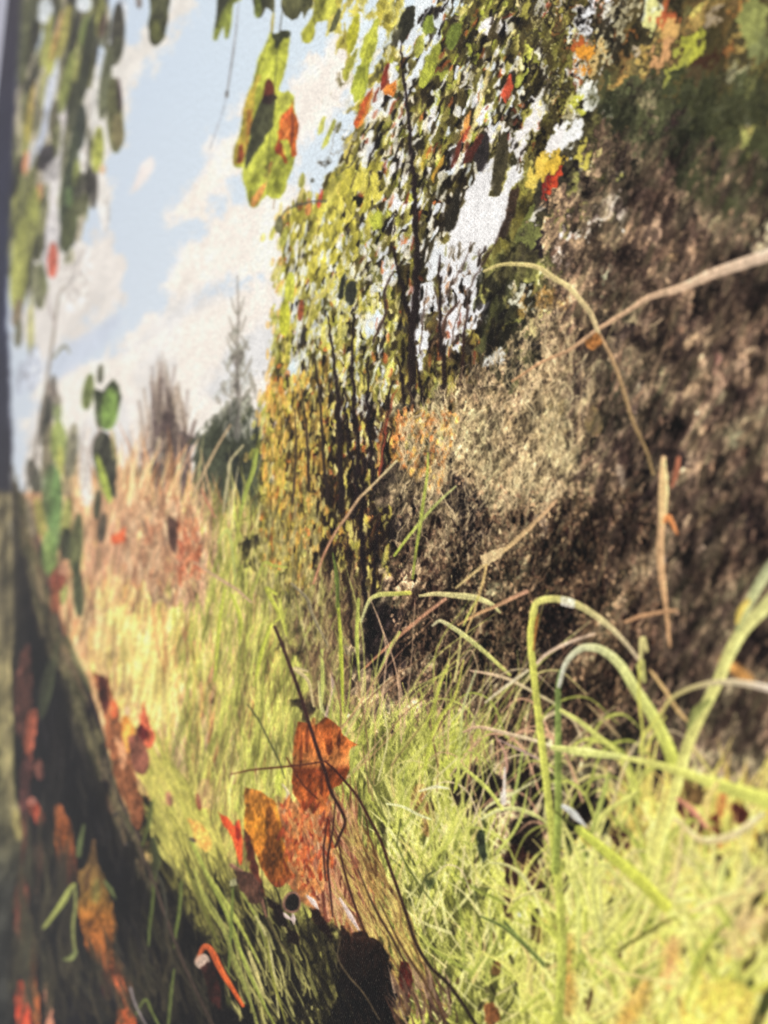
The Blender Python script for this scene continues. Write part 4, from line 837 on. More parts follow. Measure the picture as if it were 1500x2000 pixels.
blade([(130,1250),(146,1290),(166,1330),(176,1350)], 16, 18, 8, (110,112,78), .8, L, 6)
lens(130, 1300, 60, 26, -14, (140,116,96), .7, L, 8); lens(150, 1400, 150, 30, -12, (92,86,66), .7, L, 12)
blade([(150,1380),(170,1440),(186,1480),(196,1520)], 6, 22, 10, (92,92,62), .7, L, 8)
blade([(112,1255),(98,1310),(86,1370),(80,1400)], 10, 28, 10, (84,98,68), .8, newlab('grass_blade', 'shaded green blade in front of the log'), 5)
lens(112, 1480, 220, 30, 6, (58,52,50), .5, L, 10)
scatter([(40,960),(80,1080),(130,1270),(190,1400),(250,1600),(330,1760),(300,1760),(220,1600),(160,1420),(90,1260),(40,1080)], 150, 'leaf', [(96,92,70),(130,122,88),(84,84,58),(150,136,104),(110,74,60)], (24,70), (7,14), (-26,-4), .2, (.3,.65), lab=L)
scatter([(60,1300),(180,1500),(300,1800),(380,2000),(200,2010),(120,1700)], 120, 'blade', [(58,54,50),(76,72,58),(66,60,64)], (40,120), (5,10), (-24,6), .2, (.25,.5), lab=L)
for x, y, r in ((212,1630,7),(226,1590,6),(248,1650,6)): lens(x, y, r * 2, r, 0, (62,62,70), .7, L, 6)
poly([(290,1740),(345,1740),(400,1840),(430,1910),(470,2010),(300,2010)], (24,20,25), 24, 14, .8, None)
scatter([(290,1760),(400,1840),(450,2010),(260,2010)], 70, 'blade', [(44,38,34),(66,60,44),(84,80,52)], (30,90), (4,8), (-34,-4), .3, (.3,.7), lab=L_BANK)
for p, a_, b_, c_, col_ in (([(395,1740),(430,1800),(460,1880),(490,1960),(505,2010)],5,9,4,(150,158,84)),([(380,1700),(400,1760),(430,1810)],5,8,3,(170,176,90))): blade(p, a_, b_, c_, col_, .9, newlab('grass_blade'))
# leaf litter on the log
def litter(pts, col, label=None, rough=4, al=.95, soft=5):
    l = newlab('leaf', label)
    poly(pts, col, soft, rough, al, l, True, .2, .3)
litter([(184,1312),(202,1326),(216,1308),(219,1345),(230,1390),(244,1430),(258,1500),(268,1530),(281,1580),(270,1618),(252,1590),(232,1540),(216,1480),(200,1400),(186,1350)], (150,94,62), 'long brown leaf lying on the log rim')
litter([(190,1320),(210,1325),(214,1370),(205,1400),(192,1360)], (110,56,48)); litter([(216,1370),(228,1372),(232,1395),(222,1404),(214,1390)], (220,112,70)); litter([(272,1400),(281,1368),(290,1400),(304,1440),(290,1460),(276,1440)], (210,104,74), 'red upright leaf tip in the meadow edge')
litter([(268,1425),(278,1415),(288,1435),(274,1445)], (120,44,44)); litter([(236,1400),(250,1400),(262,1440),(250,1470),(238,1430)], (226,150,72)); litter([(250,1440),(270,1440),(290,1480),(285,1510),(262,1500)], (130,80,66)); litter([(225,1440),(240,1450),(248,1490),(236,1500)], (206,150,110))
lens(248, 1388, 20, 12, 0, (230,196,160), .8, None, 5)
litter([(60,1290),(58,1260),(48,1268),(36,1290),(28,1360),(36,1440),(56,1460),(62,1400)], (108,70,60), 'dull brown leaf at the far left')
litter([(70,1382),(76,1400),(72,1430),(64,1470),(62,1520),(50,1520),(44,1470),(50,1420),(58,1390)], (200,112,84), 'salmon orange leaf at the far left')
litter([(66,1500),(74,1480),(84,1490),(86,1520),(72,1525)], (130,84,72)); litter([(40,1470),(60,1480),(60,1580),(48,1620),(36,1560)], (104,66,62))
litter([(56,1562),(66,1560),(82,1582),(86,1600),(80,1616),(68,1606),(60,1590)], (196,88,62), 'small red leaf on the left bank'); lens(63, 1565, 16, 20, 0, (206,140,124), .8, None, 6)
litter([(106,1575),(118,1568),(128,1590),(138,1600),(146,1650),(150,1680),(152,1720),(140,1740),(122,1720),(110,1670),(104,1620)], lambda w, s: ramp(np.clip((GY[w] - 1570) / 150, 0, 1), [(0,(150,90,56)),(.45,(196,110,54)),(.7,(120,70,48)),(1,(84,54,44))]), 'orange brown leaf hanging on the dark bank')
litter([(154,1700),(168,1690),(178,1658),(184,1640),(190,1680),(204,1705),(212,1740),(222,1780),(224,1830),(228,1860),(242,1892),(256,1932),(254,1960),(268,2020),(236,2020),(226,1950),(204,1900),(182,1870),(162,1830),(152,1790)],
       lambda w, s: ramp(np.clip((GY[w] - 1640) / 360, 0, 1), [(0,(110,84,56)),(.22,(140,110,60)),(.32,(160,120,56)),(.42,(198,128,56)),(.6,(176,104,52)),(.72,(130,70,46)),(.8,(190,100,62)),(1,(180,90,48))]), 'large curled orange leaf on the lower left bank', 6)
lens(188, 1740, 50, 16, 4, (150,150,80), .6, None, 10); lens(170, 1720, 50, 10, 8, (96,66,46), .6, None, 6); lens(206, 1925, 60, 18, -14, (84,36,34), .7, None, 8)
litter([(28,1720),(40,1700),(54,1740),(50,1790),(52,1830),(40,1840),(28,1800)], (156,88,70)); litter([(56,1850),(66,1848),(74,1880),(72,1920),(80,1990),(70,2010),(60,1970),(54,1900)], (184,104,56), 'narrow orange leaf near the bottom left corner')
litter([(34,1916),(46,1918),(56,1950),(60,1990),(58,2020),(36,2020),(30,1960)], (228,84,54), 'vivid red orange leaf in the bottom left corner', 3); litter([(86,1920),(98,1916),(103,1960),(104,2020),(92,2020),(88,1960)], (196,136,108)); litter([(60,1790),(76,1850),(66,1890),(56,1830)], (96,80,60))
litter([(40,1600),(56,1600),(50,1680),(36,1700)], (120,66,54)); litter([(66,1650),(80,1640),(84,1720),(70,1740)], (96,70,58))
scatter([(20,1600),(100,1640),(150,1800),(150,2010),(10,2010)], 160, 'blade', [(56,50,46),(76,70,56),(100,94,70),(84,88,66)], (50,150), (6,14), (-16,10), .3, (.3,.6), lab=L_BANK)
scatter([(150,1880),(330,1800),(400,1900),(430,2010),(150,2010)], 130, 'blade', [(40,36,36),(66,60,46),(96,88,66),(60,62,52)], (40,120), (6,12), (-30,-4), .3, (.3,.7), lab=L_BANK)
for p, a, b, c, col, lb in (([(86,1812),(104,1788),(124,1760),(138,1735),(146,1728)],8,16,8,(170,186,104),'bent yellow green blade on the dark bank'),([(146,1732),(147,1770),(142,1810),(146,1862)],7,10,8,(150,160,96),None),
                            ([(148,1858),(140,1870),(126,1874)],10,14,8,(136,156,96),None),([(154,1670),(158,1640),(164,1612)],14,14,8,(104,130,80),None),([(297,1566),(290,1610),(278,1650)],9,12,8,(104,120,66),None),
                            ([(302,1700),(298,1760),(292,1810),(290,1846)],8,10,6,(100,128,66),'straight green blade hanging over the log'),([(354,1722),(350,1780),(342,1830),(340,1850)],8,10,6,(104,132,66),None),
                            ([(298,1640),(306,1680),(302,1710)],14,22,10,(84,96,60),None),([(340,1894),(334,1940),(328,2010)],6,10,8,(100,124,66),None),([(266,1980),(284,1952),(296,1975),(314,2010)],5,8,6,(110,136,70),None),([(205,1722),(216,1738),(226,1756)],8,14,4,(110,134,80),None)):
    gb(p, a, b, c, col, None, lb)
stalk([(272,1655),(298,1715),(318,1775),(340,1835),(362,1890),(390,1950),(420,2010)], 5, 7, 7, (100,84,72), (84,70,60), 'thin brown twig hanging over the log', 'twig')
stalk([(305,1700),(318,1730),(325,1780),(322,1820)], 4, 5, 3, (84,84,70)); stalk([(255,1930),(266,1966),(290,2010)], 6, 5, 3, (150,140,140))
gb([(386,1876),(398,1850),(412,1856),(432,1896),(452,1928),(474,1964)], 10, 18, 9, (214,110,66), (226,104,50), 'curled orange leaf strip with a white end', 'leaf')
lens(396, 1878, 30, 30, 20, (222,196,176), .9, None, 6); litter([(395,1890),(412,1880),(430,1920),(432,1970),(410,1950)], (70,36,32))
# left edge strip of olive streaks
L = newlab('printed_trunk', 'blurred olive trunk strip along the left edge')
poly([(-260,888),(20,890),(22,1050),(27,1150),(26,1230),(22,1300),(26,1450),(32,1560),(42,1620),(36,1700),(20,1760),(16,1900),(20,2170),(-260,2170)],
     lambda w, s: ramp(np.clip((GY[w] - 880) / 1100, 0, 1), [(0,(140,130,98)),(.3,(118,110,84)),(.42,(150,140,98)),(.55,(140,134,92)),(.68,(112,108,80)),(.78,(76,76,68)),(1,(60,60,56))]), 6, 3, 1, L, False, .12, .3)
blade([(14,1290),(10,1400),(14,1500),(24,1580),(36,1640)], 10, 16, 10, (176,164,116), .7, L, 8); blade([(12,900),(8,1100),(14,1250)], 6, 8, 8, (90,84,66), .6, L, 6)
for k in range(60):
    x = random.uniform(-200, 24); y = random.uniform(900, 1700)
    lens(x, y, random.uniform(80, 260), random.uniform(4, 9), random.uniform(-2, 3), random.choice([(150,142,106),(96,90,74),(170,158,118),(110,108,80)]), .4, L, 5)
lens(34, 1610, 60, 20, -8, (170,158,96), .6, L, 8)

# ---------- brown leaves in the middle of the meadow edge
L_DRY = newlab('printed_dry_plants', 'reddish dry plants below the central brown leaf', 'stuff')
poly([(545,1570),(600,1565),(650,1570),(680,1620),(700,1720),(715,1810),(690,1830),(660,1800),(620,1790),(570,1740),(548,1700)], (176,110,72), 16, 16, .85, L_DRY)
scatter([(552,1580),(640,1575),(640,1740),(570,1740)], 190, 'leaf', [(110,40,32),(170,66,42),(206,106,62),(220,150,96),(226,190,136)], (10,32), (5,11), (-35,35), .2, (.6,.95), lab=L_DRY)
scatter([(610,1600),(690,1600),(740,1840),(680,1850),(620,1780)], 260, 'blade', [(76,38,36),(130,66,52),(186,130,96),(214,170,130),(206,190,120)], (40,120), (3,7), (-22,4), .3, (.6,.95), lab=L_DRY)
scatter([(660,1640),(720,1650),(880,1960),(800,2010),(700,1830)], 260, 'blade', [(74,44,36),(120,84,56),(176,150,84),(206,190,110),(190,120,80)], (40,120), (3,6), (-38,-12), .3, (.5,.9), lab=L_DRY)
litter([(480,1540),(510,1545),(524,1556),(538,1568),(548,1610),(562,1668),(571,1703),(554,1727),(536,1730),(512,1702),(499,1670),(481,1625),(477,1580)],
       lambda w, s: ramp(np.clip((GY[w] - 1540) / 190, 0, 1), [(0,(190,126,56)),(.4,(224,148,52)),(.7,(206,128,50)),(1,(140,70,40))]), 'bright amber leaf upright in the grass', 3, 1, 3)
litter([(522,1562),(536,1590),(546,1625),(552,1700),(534,1722),(514,1700),(508,1672),(518,1640),(520,1600)], (140,82,38), None, 3, .75, 6)
litter([(478,1622),(491,1636),(500,1672),(516,1740),(520,1752),(504,1738),(488,1690),(478,1655)], (96,46,36), 'dark red brown leaf edge beside the amber leaf')
litter([(426,1586),(449,1600),(458,1612),(467,1602),(474,1660),(470,1690),(462,1672),(450,1634),(436,1610)], (216,86,48), 'small vivid red orange leaf spike', 2, 1, 3); lens(464, 1625, 40, 9, -8, (140,40,34), .8, None, 4)
litter([(582,1410),(600,1416),(617,1412),(628,1404),(636,1398),(650,1408),(664,1420),(678,1438),(702,1454),(684,1468),(684,1502),(666,1528),(643,1553),(634,1578),(618,1590),(600,1578),(580,1560),(572,1540),(574,1500),(576,1450)],
       lambda w, s: ramp(np.clip((GY[w] - 1400) / 190, 0, 1), [(0,(160,84,44)),(.3,(192,108,54)),(.48,(206,134,76)),(.55,(140,66,36)),(.7,(176,88,44)),(1,(206,116,60))]), 'large translucent rust brown leaf in the centre', 4, .97, 3)
for x, y, l, w_, a_, c in ((600,1440,60,7,4,(120,56,32)),(588,1470,70,6,2,(110,50,30)),(643,1455,40,12,0,(96,42,26)),(662,1445,36,7,6,(84,40,28)),(605,1540,80,8,0,(120,56,28)),(620,1560,50,8,6,(206,120,60)),
                           (592,1560,60,8,0,(200,110,50)),(610,1420,40,12,10,(190,110,60)),(640,1430,50,18,0,(176,92,44)),(655,1480,50,12,4,(196,126,70)),(582,1440,50,6,2,(170,84,40)),(628,1530,80,6,2,(96,44,28))):
    lens(x, y, l, w_, a_, c, .75, None, 4)
gb([(552,1532),(562,1548),(560,1570),(552,1590)], 4, 11, 5, (220,206,170)); litter([(455,1700),(500,1712),(512,1750),(500,1770),(470,1740)], (96,66,54))
litter([(368,1600),(392,1610),(412,1640),(405,1665),(384,1640)], (214,160,84)); lens(388, 1566, 34, 10, -10, (150,66,54), .8, None, 4); lens(376, 1640, 16, 8, -60, (84,70,72), .8, None, 4); lens(330, 1560, 30, 14, -10, (176,116,100), .8, None, 6); lens(400, 1550, 60, 30, 0, (206,160,130), .5, None, 12)
lens(570, 1762, 44, 36, 10, (150,110,96), .9, L_DRY, 4); lens(571, 1762, 34, 27, 10, (48,42,38), 1, newlab('printed_knot', 'round dark knot hole with a pale rim'), 4)
scatter([(548,1560),(640,1560),(650,1700),(610,1760),(556,1700)], 120, 'leaf', [(90,40,32),(176,76,46),(206,110,60),(216,140,78),(206,160,104),(120,60,40)], (14,46), (4,9), (-40,40), .2, (.7,1), lab=L_DRY)
for p, w_ in (([(541,1776),(556,1788),(571,1797)],9),([(572,1786),(574,1805)],10),([(600,1750),(612,1762),(622,1777)],11),([(664,1755),(685,1790),(702,1818)],10)): stalk(p, 4, w_, 3, (226,206,196), None, None, 'dry_stalk')
for p in ([(520,1752),(545,1770),(560,1810),(545,1800)], [(560,1808),(590,1830),(584,1850),(562,1840)], [(602,1772),(622,1780),(650,1830),(646,1835),(610,1790)]): poly(p, (40,22,22), 6, 6, .9, L_BANK)
L = newlab('printed_stump', 'black shaded stump at the bottom centre')  # the printed stump, near black with a browner top
poly([(666,1810),(684,1830),(712,1815),(738,1836),(757,1868),(765,1905),(776,1937),(766,1968),(780,2020),(800,2170),(560,2170),(640,2000),(668,1930),(660,1870)],
     lambda w, s: ramp(np.clip((GY[w] - 1815) / 120, 0, 1), [(0,(70,44,34)),(.4,(50,36,30)),(1,(30,25,26))]), 6, 7, 1, L, False, .3, .1)
scatter([(660,1815),(760,1830),(780,2010),(680,2010)], 90, 'leaf', [(40,28,24),(62,42,32),(24,20,22),(80,62,44)], (10,34), (3,7), (-34,10), .3, (.3,.7), lab=None)
scatter([(560,1960),(680,1930),(700,2010),(560,2030)], 60, 'leaf', [(30,26,22),(54,48,34)], (10,30), (4,9), (-30,10), .5, (.4,.8), lab=L_BANK)
litter([(784,1880),(800,1885),(806,1920),(798,1950),(782,1920)], (104,40,34), 'dark red leaf beside the black stump'); 
scatter([(770,1930),(860,1900),(900,2010),(780,2020)], 60, 'blade', [(60,34,34),(120,90,70),(206,180,150)], (24,80), (4,7), (-34,-8), .2, (.6,.9), lab=L_DRY)
# dark twigs over everything
gb([(536,1224),(548,1252),(566,1300),(584,1350),(606,1420),(622,1470),(636,1510),(646,1545),(662,1575),(674,1604),(664,1632),(655,1654)], 8, 9, 6, (80,52,50), (66,34,32), 'long dark twig slanting in front of the rust leaf', 'twig')
gb([(636,1488),(652,1502),(672,1524),(698,1556),(722,1600),(745,1645),(760,1690),(778,1740),(795,1790),(812,1842),(842,1890),(872,1918),(900,1955),(935,2010)], 5, 8, 9, (84,40,34), (60,50,38), 'thin dark twig curving down to the bottom', 'twig')
gb([(640,1486),(590,1494),(540,1499),(490,1504),(452,1512)], 5, 5, 3, (110,60,40), None, 'thin reddish stem lying level', 'twig')
gb([(484,1376),(506,1408),(526,1448),(545,1486),(556,1520)], 4, 5, 3, (96,100,60), None, 'thin green stem left of the rust leaf', 'twig')
for p, c in (([(655,1560),(650,1620),(640,1680),(645,1740),(650,1790)],(70,36,34)),([(660,1640),(672,1700),(690,1760),(712,1820)],(76,40,34)),([(700,1700),(730,1770),(770,1840),(800,1900)],(84,60,44)),
             ([(640,1600),(632,1660),(636,1720)],(80,44,38)),([(740,1760),(780,1840),(830,1920),(870,1990)],(104,76,50)),([(560,1480),(590,1530),(620,1560)],(110,56,36)),([(665,1830),(660,1870),(680,1905),(710,1940),(740,1990)],(110,96,70))):
    gb(p, 3, 6, 4, c, None, None, 'twig')

# ---------- leaves hanging at the top and down the left side
LEAFT = .97
def hleaf(cx, cy, L, Wd, ang, col, label=None, soft=4, sk=.1, al=.97):
    lens(cx, cy, L, Wd, ang, col, al, newlab('leaf', label), soft, sk)
def hp(pts, col, label=None, soft=3, rough=2):
    l = newlab('leaf', label); poly(pts, col, soft, rough, 1, l, False, .16, .3)
L_HANG = newlab('printed_hanging_foliage', 'hanging foliage down the left side of the print', 'stuff')
HP = [(64,62,56),(84,86,66),(104,108,74),(130,134,86),(160,164,96),(180,172,150)]
for reg, n in (([(20,-170),(190,-170),(215,60),(190,110),(150,190),(110,190),(60,330),(24,330)], 190), ([(18,300),(70,280),(100,330),(90,460),(70,520),(18,560)], 90), ([(130,180),(170,120),(160,230),(190,360),(160,420),(130,470),(116,400)], 60)):
    for x, y in inpoly(reg, n):
        lens(x, y, random.uniform(50, 130), random.uniform(8, 18), random.uniform(0, 16), random.choice(HP), random.uniform(.5, .95), L_HANG, 5)
for x, y in inpoly([(26,-100),(210,-100),(205,60),(160,200),(120,300),(30,420)], 130):
    lens(x, y, random.uniform(50, 120), random.uniform(8, 18), random.uniform(0, 16), random.choice(HP), random.uniform(.5, .9), L_HANG, 5)
for a in [(88,20,50,34,8,(216,222,226)),(164,4,40,30,0,(216,222,228)),(240,30,60,16,6,(222,222,222)),(236,0,50,14,0,(206,212,224)),(70,180,60,10,8,(190,180,170)),(100,170,110,20,12,(206,210,222)),(86,250,110,14,14,(200,206,224)),(64,300,60,14,16,(206,206,210)),
          (120,240,90,18,6,(206,198,196)),(108,340,130,20,6,(210,204,200)),(96,330,60,26,10,(196,190,188)),(150,240,70,20,4,(222,214,206)),(166,210,60,22,8,(226,218,208)),(198,120,40,10,8,(206,210,216)),(186,190,130,14,4,(226,222,214)),(160,300,90,24,2,(222,214,208)),
          (205,400,110,20,0,(228,222,214)),(104,450,120,30,2,(214,208,206)),(150,540,140,60,8,(228,220,212)),(90,520,70,20,0,(210,206,206))]:
    lens(a[0], a[1], a[2], a[3], a[4], a[5], .9, L_SKY, 7)
for a in [(125,60,110,18,12,(172,166,92)),(92,80,110,16,10,(158,164,92)),(195,30,80,22,6,(140,144,84)),(166,60,60,20,10,(110,140,80)),(130,160,130,20,12,(130,148,84)),(100,110,80,18,8,(170,176,90)),(60,210,110,12,10,(178,156,92)),(56,250,60,12,8,(170,160,80)),
          (170,110,170,24,8,(72,78,62),'dark hanging leaf in the left cluster'),(150,200,120,26,10,(80,88,68)),(158,250,90,22,6,(62,76,66)),(142,320,150,24,4,(80,98,76)),(130,380,130,26,4,(76,96,74)),(136,440,110,30,10,(96,110,76),'mottled green leaf cluster hanging on the left'),
          (150,340,60,16,0,(130,146,84)),(134,385,40,14,0,(96,144,92)),(155,365,60,18,10,(84,84,72)),(176,362,36,20,14,(84,80,74)),(160,400,50,26,20,(100,106,76)),(104,230,70,18,6,(104,100,78)),(110,270,80,16,6,(120,124,86)),(84,310,50,24,10,(84,78,82)),(94,300,40,26,10,(78,74,78)),
          (230,60,110,28,2,(82,80,68),'grey olive leaf of the left cluster'),(226,100,60,26,14,(92,96,74)),(206,160,150,22,6,(98,108,78)),(224,225,150,32,-2,(112,116,78),'olive leaf hanging lowest of the left cluster'),(233,185,70,9,-4,(84,68,72)),(230,255,70,26,-2,(136,128,92)),
          (191,292,92,24,4,(158,170,84),'small light green leaf in the left cluster'),(200,330,20,14,0,(206,180,150)),(50,318,50,12,8,(212,150,112)),(76,378,44,10,8,(206,138,92)),(110,70,100,8,14,(206,160,104)),(200,50,50,14,10,(110,90,80)),
          (34,40,150,26,2,(86,88,78)),(60,20,60,30,4,(92,98,72)),(42,100,120,20,4,(100,108,82)),(62,420,110,30,8,(150,160,88)),(40,410,150,20,2,(134,140,92)),(38,520,190,34,4,(166,174,98),'long yellow green leaf at the left border'),(60,470,90,16,6,(150,156,96)),
          (74,560,90,26,-6,(134,138,104)),(84,545,70,16,-8,(118,128,90)),(60,640,120,12,0,(182,182,120)),(34,610,60,20,10,(140,124,100)),(36,650,60,16,4,(120,120,96)),(64,720,90,34,6,(206,210,220)),(40,740,70,20,6,(196,202,214)),
          (103,508,72,20,2,(206,112,92),'red leaf tip hanging against the cloud'),(130,505,26,8,0,(150,156,120)),(140,500,30,8,0,(190,190,150))]:
    hleaf(*a, soft=6) if len(a) > 6 else lens(a[0], a[1], a[2], a[3], a[4], a[5], .9, L_HANG, 6)
hp([(290,-80),(336,-80),(334,0),(328,40),(322,72),(312,84),(303,90),(294,84),(290,60),(288,46),(292,20)], (92,98,68), 'jagged dark green leaf at the top, left of the twig'); lens(305, 60, 44, 18, 2, (128,138,76), .7, None, 8)
lens(271, 0, 36, 12, -4, (120,108,100), .8, L_HANG, 4)
hp([(427,-70),(490,-70),(470,0),(455,8),(452,40),(448,74),(438,80),(437,52),(432,60),(424,80),(416,78),(419,52),(424,20)], (128,150,70), 'forked green leaf at the top beside the twig'); poly([(427,-70),(450,-70),(448,0),(434,24),(424,50),(420,56),(424,10)], (76,82,64), 4, 2, .95, None)
hp([(494,-60),(537,-60),(536,28),(527,18),(520,16),(512,30),(505,36),(498,26),(494,10)], (84,86,60), 'short dark green leaf at the top edge'); lens(503, 14, 44, 14, 0, (124,150,68), .85, None, 4)
hp([(547,-60),(616,-60),(612,8),(600,28),(594,36),(590,24),(580,36),(571,40),(562,34),(555,30),(550,14)], (88,90,60), 'ragged dark olive leaf at the top edge')
hp([(645,-60),(660,20),(640,40),(620,44),(600,80),(590,84),(588,66),(610,30),(625,-60)], (160,164,72)); hp([(650,40),(662,10),(668,24),(654,58),(644,62)], (92,96,66)); lens(604, 68, 36, 20, 26, (166,170,66), 1, newlab('leaf'), 3)
gb([(466,0),(461,60),(453,120),(444,180)], 3, 6, 5, (168,174,180), (150,152,156), 'thin grey twig hanging in the blue sky', 'twig'); gb([(444,180),(436,215),(424,250),(410,290)], 4, 3, 3, (172,178,184), (150,156,166), None, 'twig'); lens(443, 184, 16, 7, 0, (112,108,104), .9, None, 3)
gb([(534,26),(532,44),(531,62)], 5, 8, 6, (170,160,84)); gb([(553,14),(549,40),(546,66)], 2, 3, 3, (90,92,84))
# the big two-lobed leaf
BIG = [(527,60),(534,66),(542,64),(551,60),(563,59),(565,80),(563,110),(558,136),(552,160),(546,176),(554,180),(563,176),(574,187),(580,235),(579,270),(577,301),(570,330),(563,352),(555,376),(547,387),(534,388),(526,384),(521,381),(510,392),(503,402),(495,406),(487,403),(483,384),(474,355),(472,340),(474,328),(464,328),(457,325),(454,307),(458,288),(465,269),(470,240),(475,221),(483,190),(491,165),(499,139),(504,118),(510,101),(516,88),(521,77)]
lb = newlab('leaf', 'large yellow green leaf with brown patches hanging in the sky')
poly(BIG, lambda w, s: ramp(.5 * n3[w] + .5 * g1[w], [(.2,(146,158,62)),(.5,(166,180,72)),(.8,(182,192,88))]), 3, 2, 1, lb, False, .12, .2)
for p, c, al in (([(497,155),(506,150),(498,200),(490,240),(484,280),(474,300),(460,322),(456,305),(466,270),(476,222),(486,185)], (186,156,70), .75), ([(484,215),(492,218),(488,262),(480,300)], (176,110,56), .7),
                 ([(524,152),(534,160),(538,180),(534,200),(512,196),(514,172)], (112,52,40), .95), ([(512,190),(540,192),(532,240),(528,250),(514,278),(496,300),(487,318),(479,332),(482,296),(494,240),(504,210)], (76,80,60), .95),
                 ([(512,186),(536,184),(544,192),(530,202),(512,200)], (62,44,44), .9), ([(529,60),(540,66),(548,60),(563,60),(563,70),(552,72),(544,88),(538,94),(534,80),(528,74)], (66,76,54), .9),
                 ([(547,226),(556,214),(566,205),(573,196),(580,235),(578,280),(577,300),(571,302),(566,275),(556,272),(550,278),(556,300),(558,316),(548,302),(537,300),(533,288),(540,270),(545,250)], (192,98,48), .95),
                 ([(468,285),(474,284),(474,312),(466,316)], (140,62,42), .85), ([(524,320),(532,316),(530,340),(520,370),(505,392),(494,404),(490,396),(504,372),(518,350)], (206,140,84), .85), ([(518,325),(524,320),(522,350),(514,352)], (110,70,56), .8)):
    poly(p, c, 4, 4, al, lb, True)
for x, y, l, w_, a_, c in ((556,246,30,12,-10,(220,130,66)),(562,225,24,10,20,(206,104,60)),(545,288,22,12,30,(150,62,44)),(560,262,30,5,30,(230,150,84)),(571,250,60,5,2,(120,60,50)),(556,196,30,26,20,(160,166,76)),(560,290,30,14,4,(186,190,80))): lens(x, y, l, w_, a_, c, .8, lb, 4)
blade([(541,92),(538,150),(532,210),(526,280),(524,330),(522,380)], 2, 2.5, 2, (104,112,60), .7, lb, 2); blade([(528,72),(512,110),(500,150),(492,180)], 2, 2, 2, (96,90,60), .6, lb, 2)
gb([(536,390),(534,408)], 3, 3, 3, (150,140,120)); lens(610, 352, 10, 8, 0, (110,112,100), .9, None, 4)

# lower left leaves
for a in [(95,790,120,26,10,(104,100,92)),(88,820,110,24,4,(84,84,74)),(112,800,60,16,0,(112,140,86)),(104,770,50,20,-30,(150,140,130)),(62,900,120,26,10,(214,206,196)),(70,910,60,16,0,(226,216,204)),(95,880,110,26,4,(130,122,96)),
          (116,866,90,34,-4,(132,164,84)),(118,900,60,16,0,(178,180,100)),(140,880,110,26,6,(136,134,110)),(166,900,150,24,0,(222,214,206)),(170,960,60,22,0,(236,226,214)),(66,930,70,26,-14,(84,84,70)),(102,970,130,40,0,(84,126,80)),(108,1000,170,26,2,(92,158,92)),
          (96,1080,90,30,-4,(110,166,92)),(78,1010,80,20,-10,(168,166,92)),(130,1010,80,20,6,(160,170,96)),(130,1062,64,26,0,(72,84,64)),(150,1060,120,26,4,(100,116,76)),(152,1150,112,22,-4,(72,88,62)),(124,1160,44,14,10,(150,170,96)),
          (113,1130,50,32,8,(156,84,68)),(108,1170,60,20,0,(150,90,66)),(122,1112,24,22,0,(196,150,120)),(200,1030,60,16,6,(90,86,74)),(190,985,60,16,4,(86,92,72)),(60,1010,80,14,-8,(150,140,116))]:
    lens(a[0], a[1], a[2], a[3], a[4], a[5], .85, L_HANG, 7)
for a in [(172,765,74,22,8,(116,142,84),'dull green leaf beside the lower left pair'),(196,730,40,13,4,(104,110,92)),(112,1000,0.1,0.1,0,(0,0,0))][:2]:
    hleaf(*a, soft=6)
hp([(186,762),(202,766),(214,748),(222,742),(234,756),(236,776),(230,800),(220,822),(208,840),(192,832),(184,806),(183,780)], (84,104,74), 'upper bright green leaf of the lower left pair', 7); lens(214, 798, 84, 34, 6, (104,166,84), .95, None, 7)
hp([(184,856),(196,842),(212,846),(224,866),(230,900),(226,940),(228,972),(216,972),(200,950),(186,916),(180,880)], (92,92,78), 'lower shaded leaf of the lower left pair', 7); lens(202, 934, 100, 16, -16, (158,190,88), .95, None, 7); lens(222, 870, 60, 10, -4, (190,184,120), .6, None, 6)
gb([(196,840),(188,850),(178,870),(172,940)], 5, 5, 10, (176,160,150), (220,212,206)); gb([(50,960),(66,900),(80,820),(92,740),(104,660),(110,610),(118,570),(128,560)], 6, 8, 6, (130,122,110), (176,170,160), 'pale grey twig rising at the left', 'twig')
gb([(104,700),(116,684),(128,676),(136,690)], 6, 9, 4, (150,150,130)); gb([(110,640),(96,600),(92,570)], 5, 6, 4, (190,180,176))

# dark blue grey band along the left edge of the canvas
def dark(w, s):
    return ramp(np.clip(GY[w] / 1000, 0, 1), [(0,(72,66,84)),(.25,(60,60,86)),(.6,(62,66,94)),(1,(66,64,74))])
poly([(-260,-200),(46,-200),(40,0),(34,130),(28,260),(22,400),(16,520),(14,640),(20,760),(24,890),(24,960),(-260,960)], dark, 14, 3, 1, newlab('left_dark_band', 'dark blue grey band along the left edge'), False, .05, .05)
# ------------------------------------------------------------------ from picture sheet to real canvas
LINK = True
def srgb2lin(c):
    c = np.clip(c, 0, 255) / 255
    return np.where(c <= 0.04045, c / 12.92, ((c + 0.055) / 1.055) ** 2.4)
ILLUM = 1.0
CXm, CZm = to_canvas(GX, GY)
XE = float(to_canvas(14, 0)[0])          # the canvas ends here on the left: a vertical edge
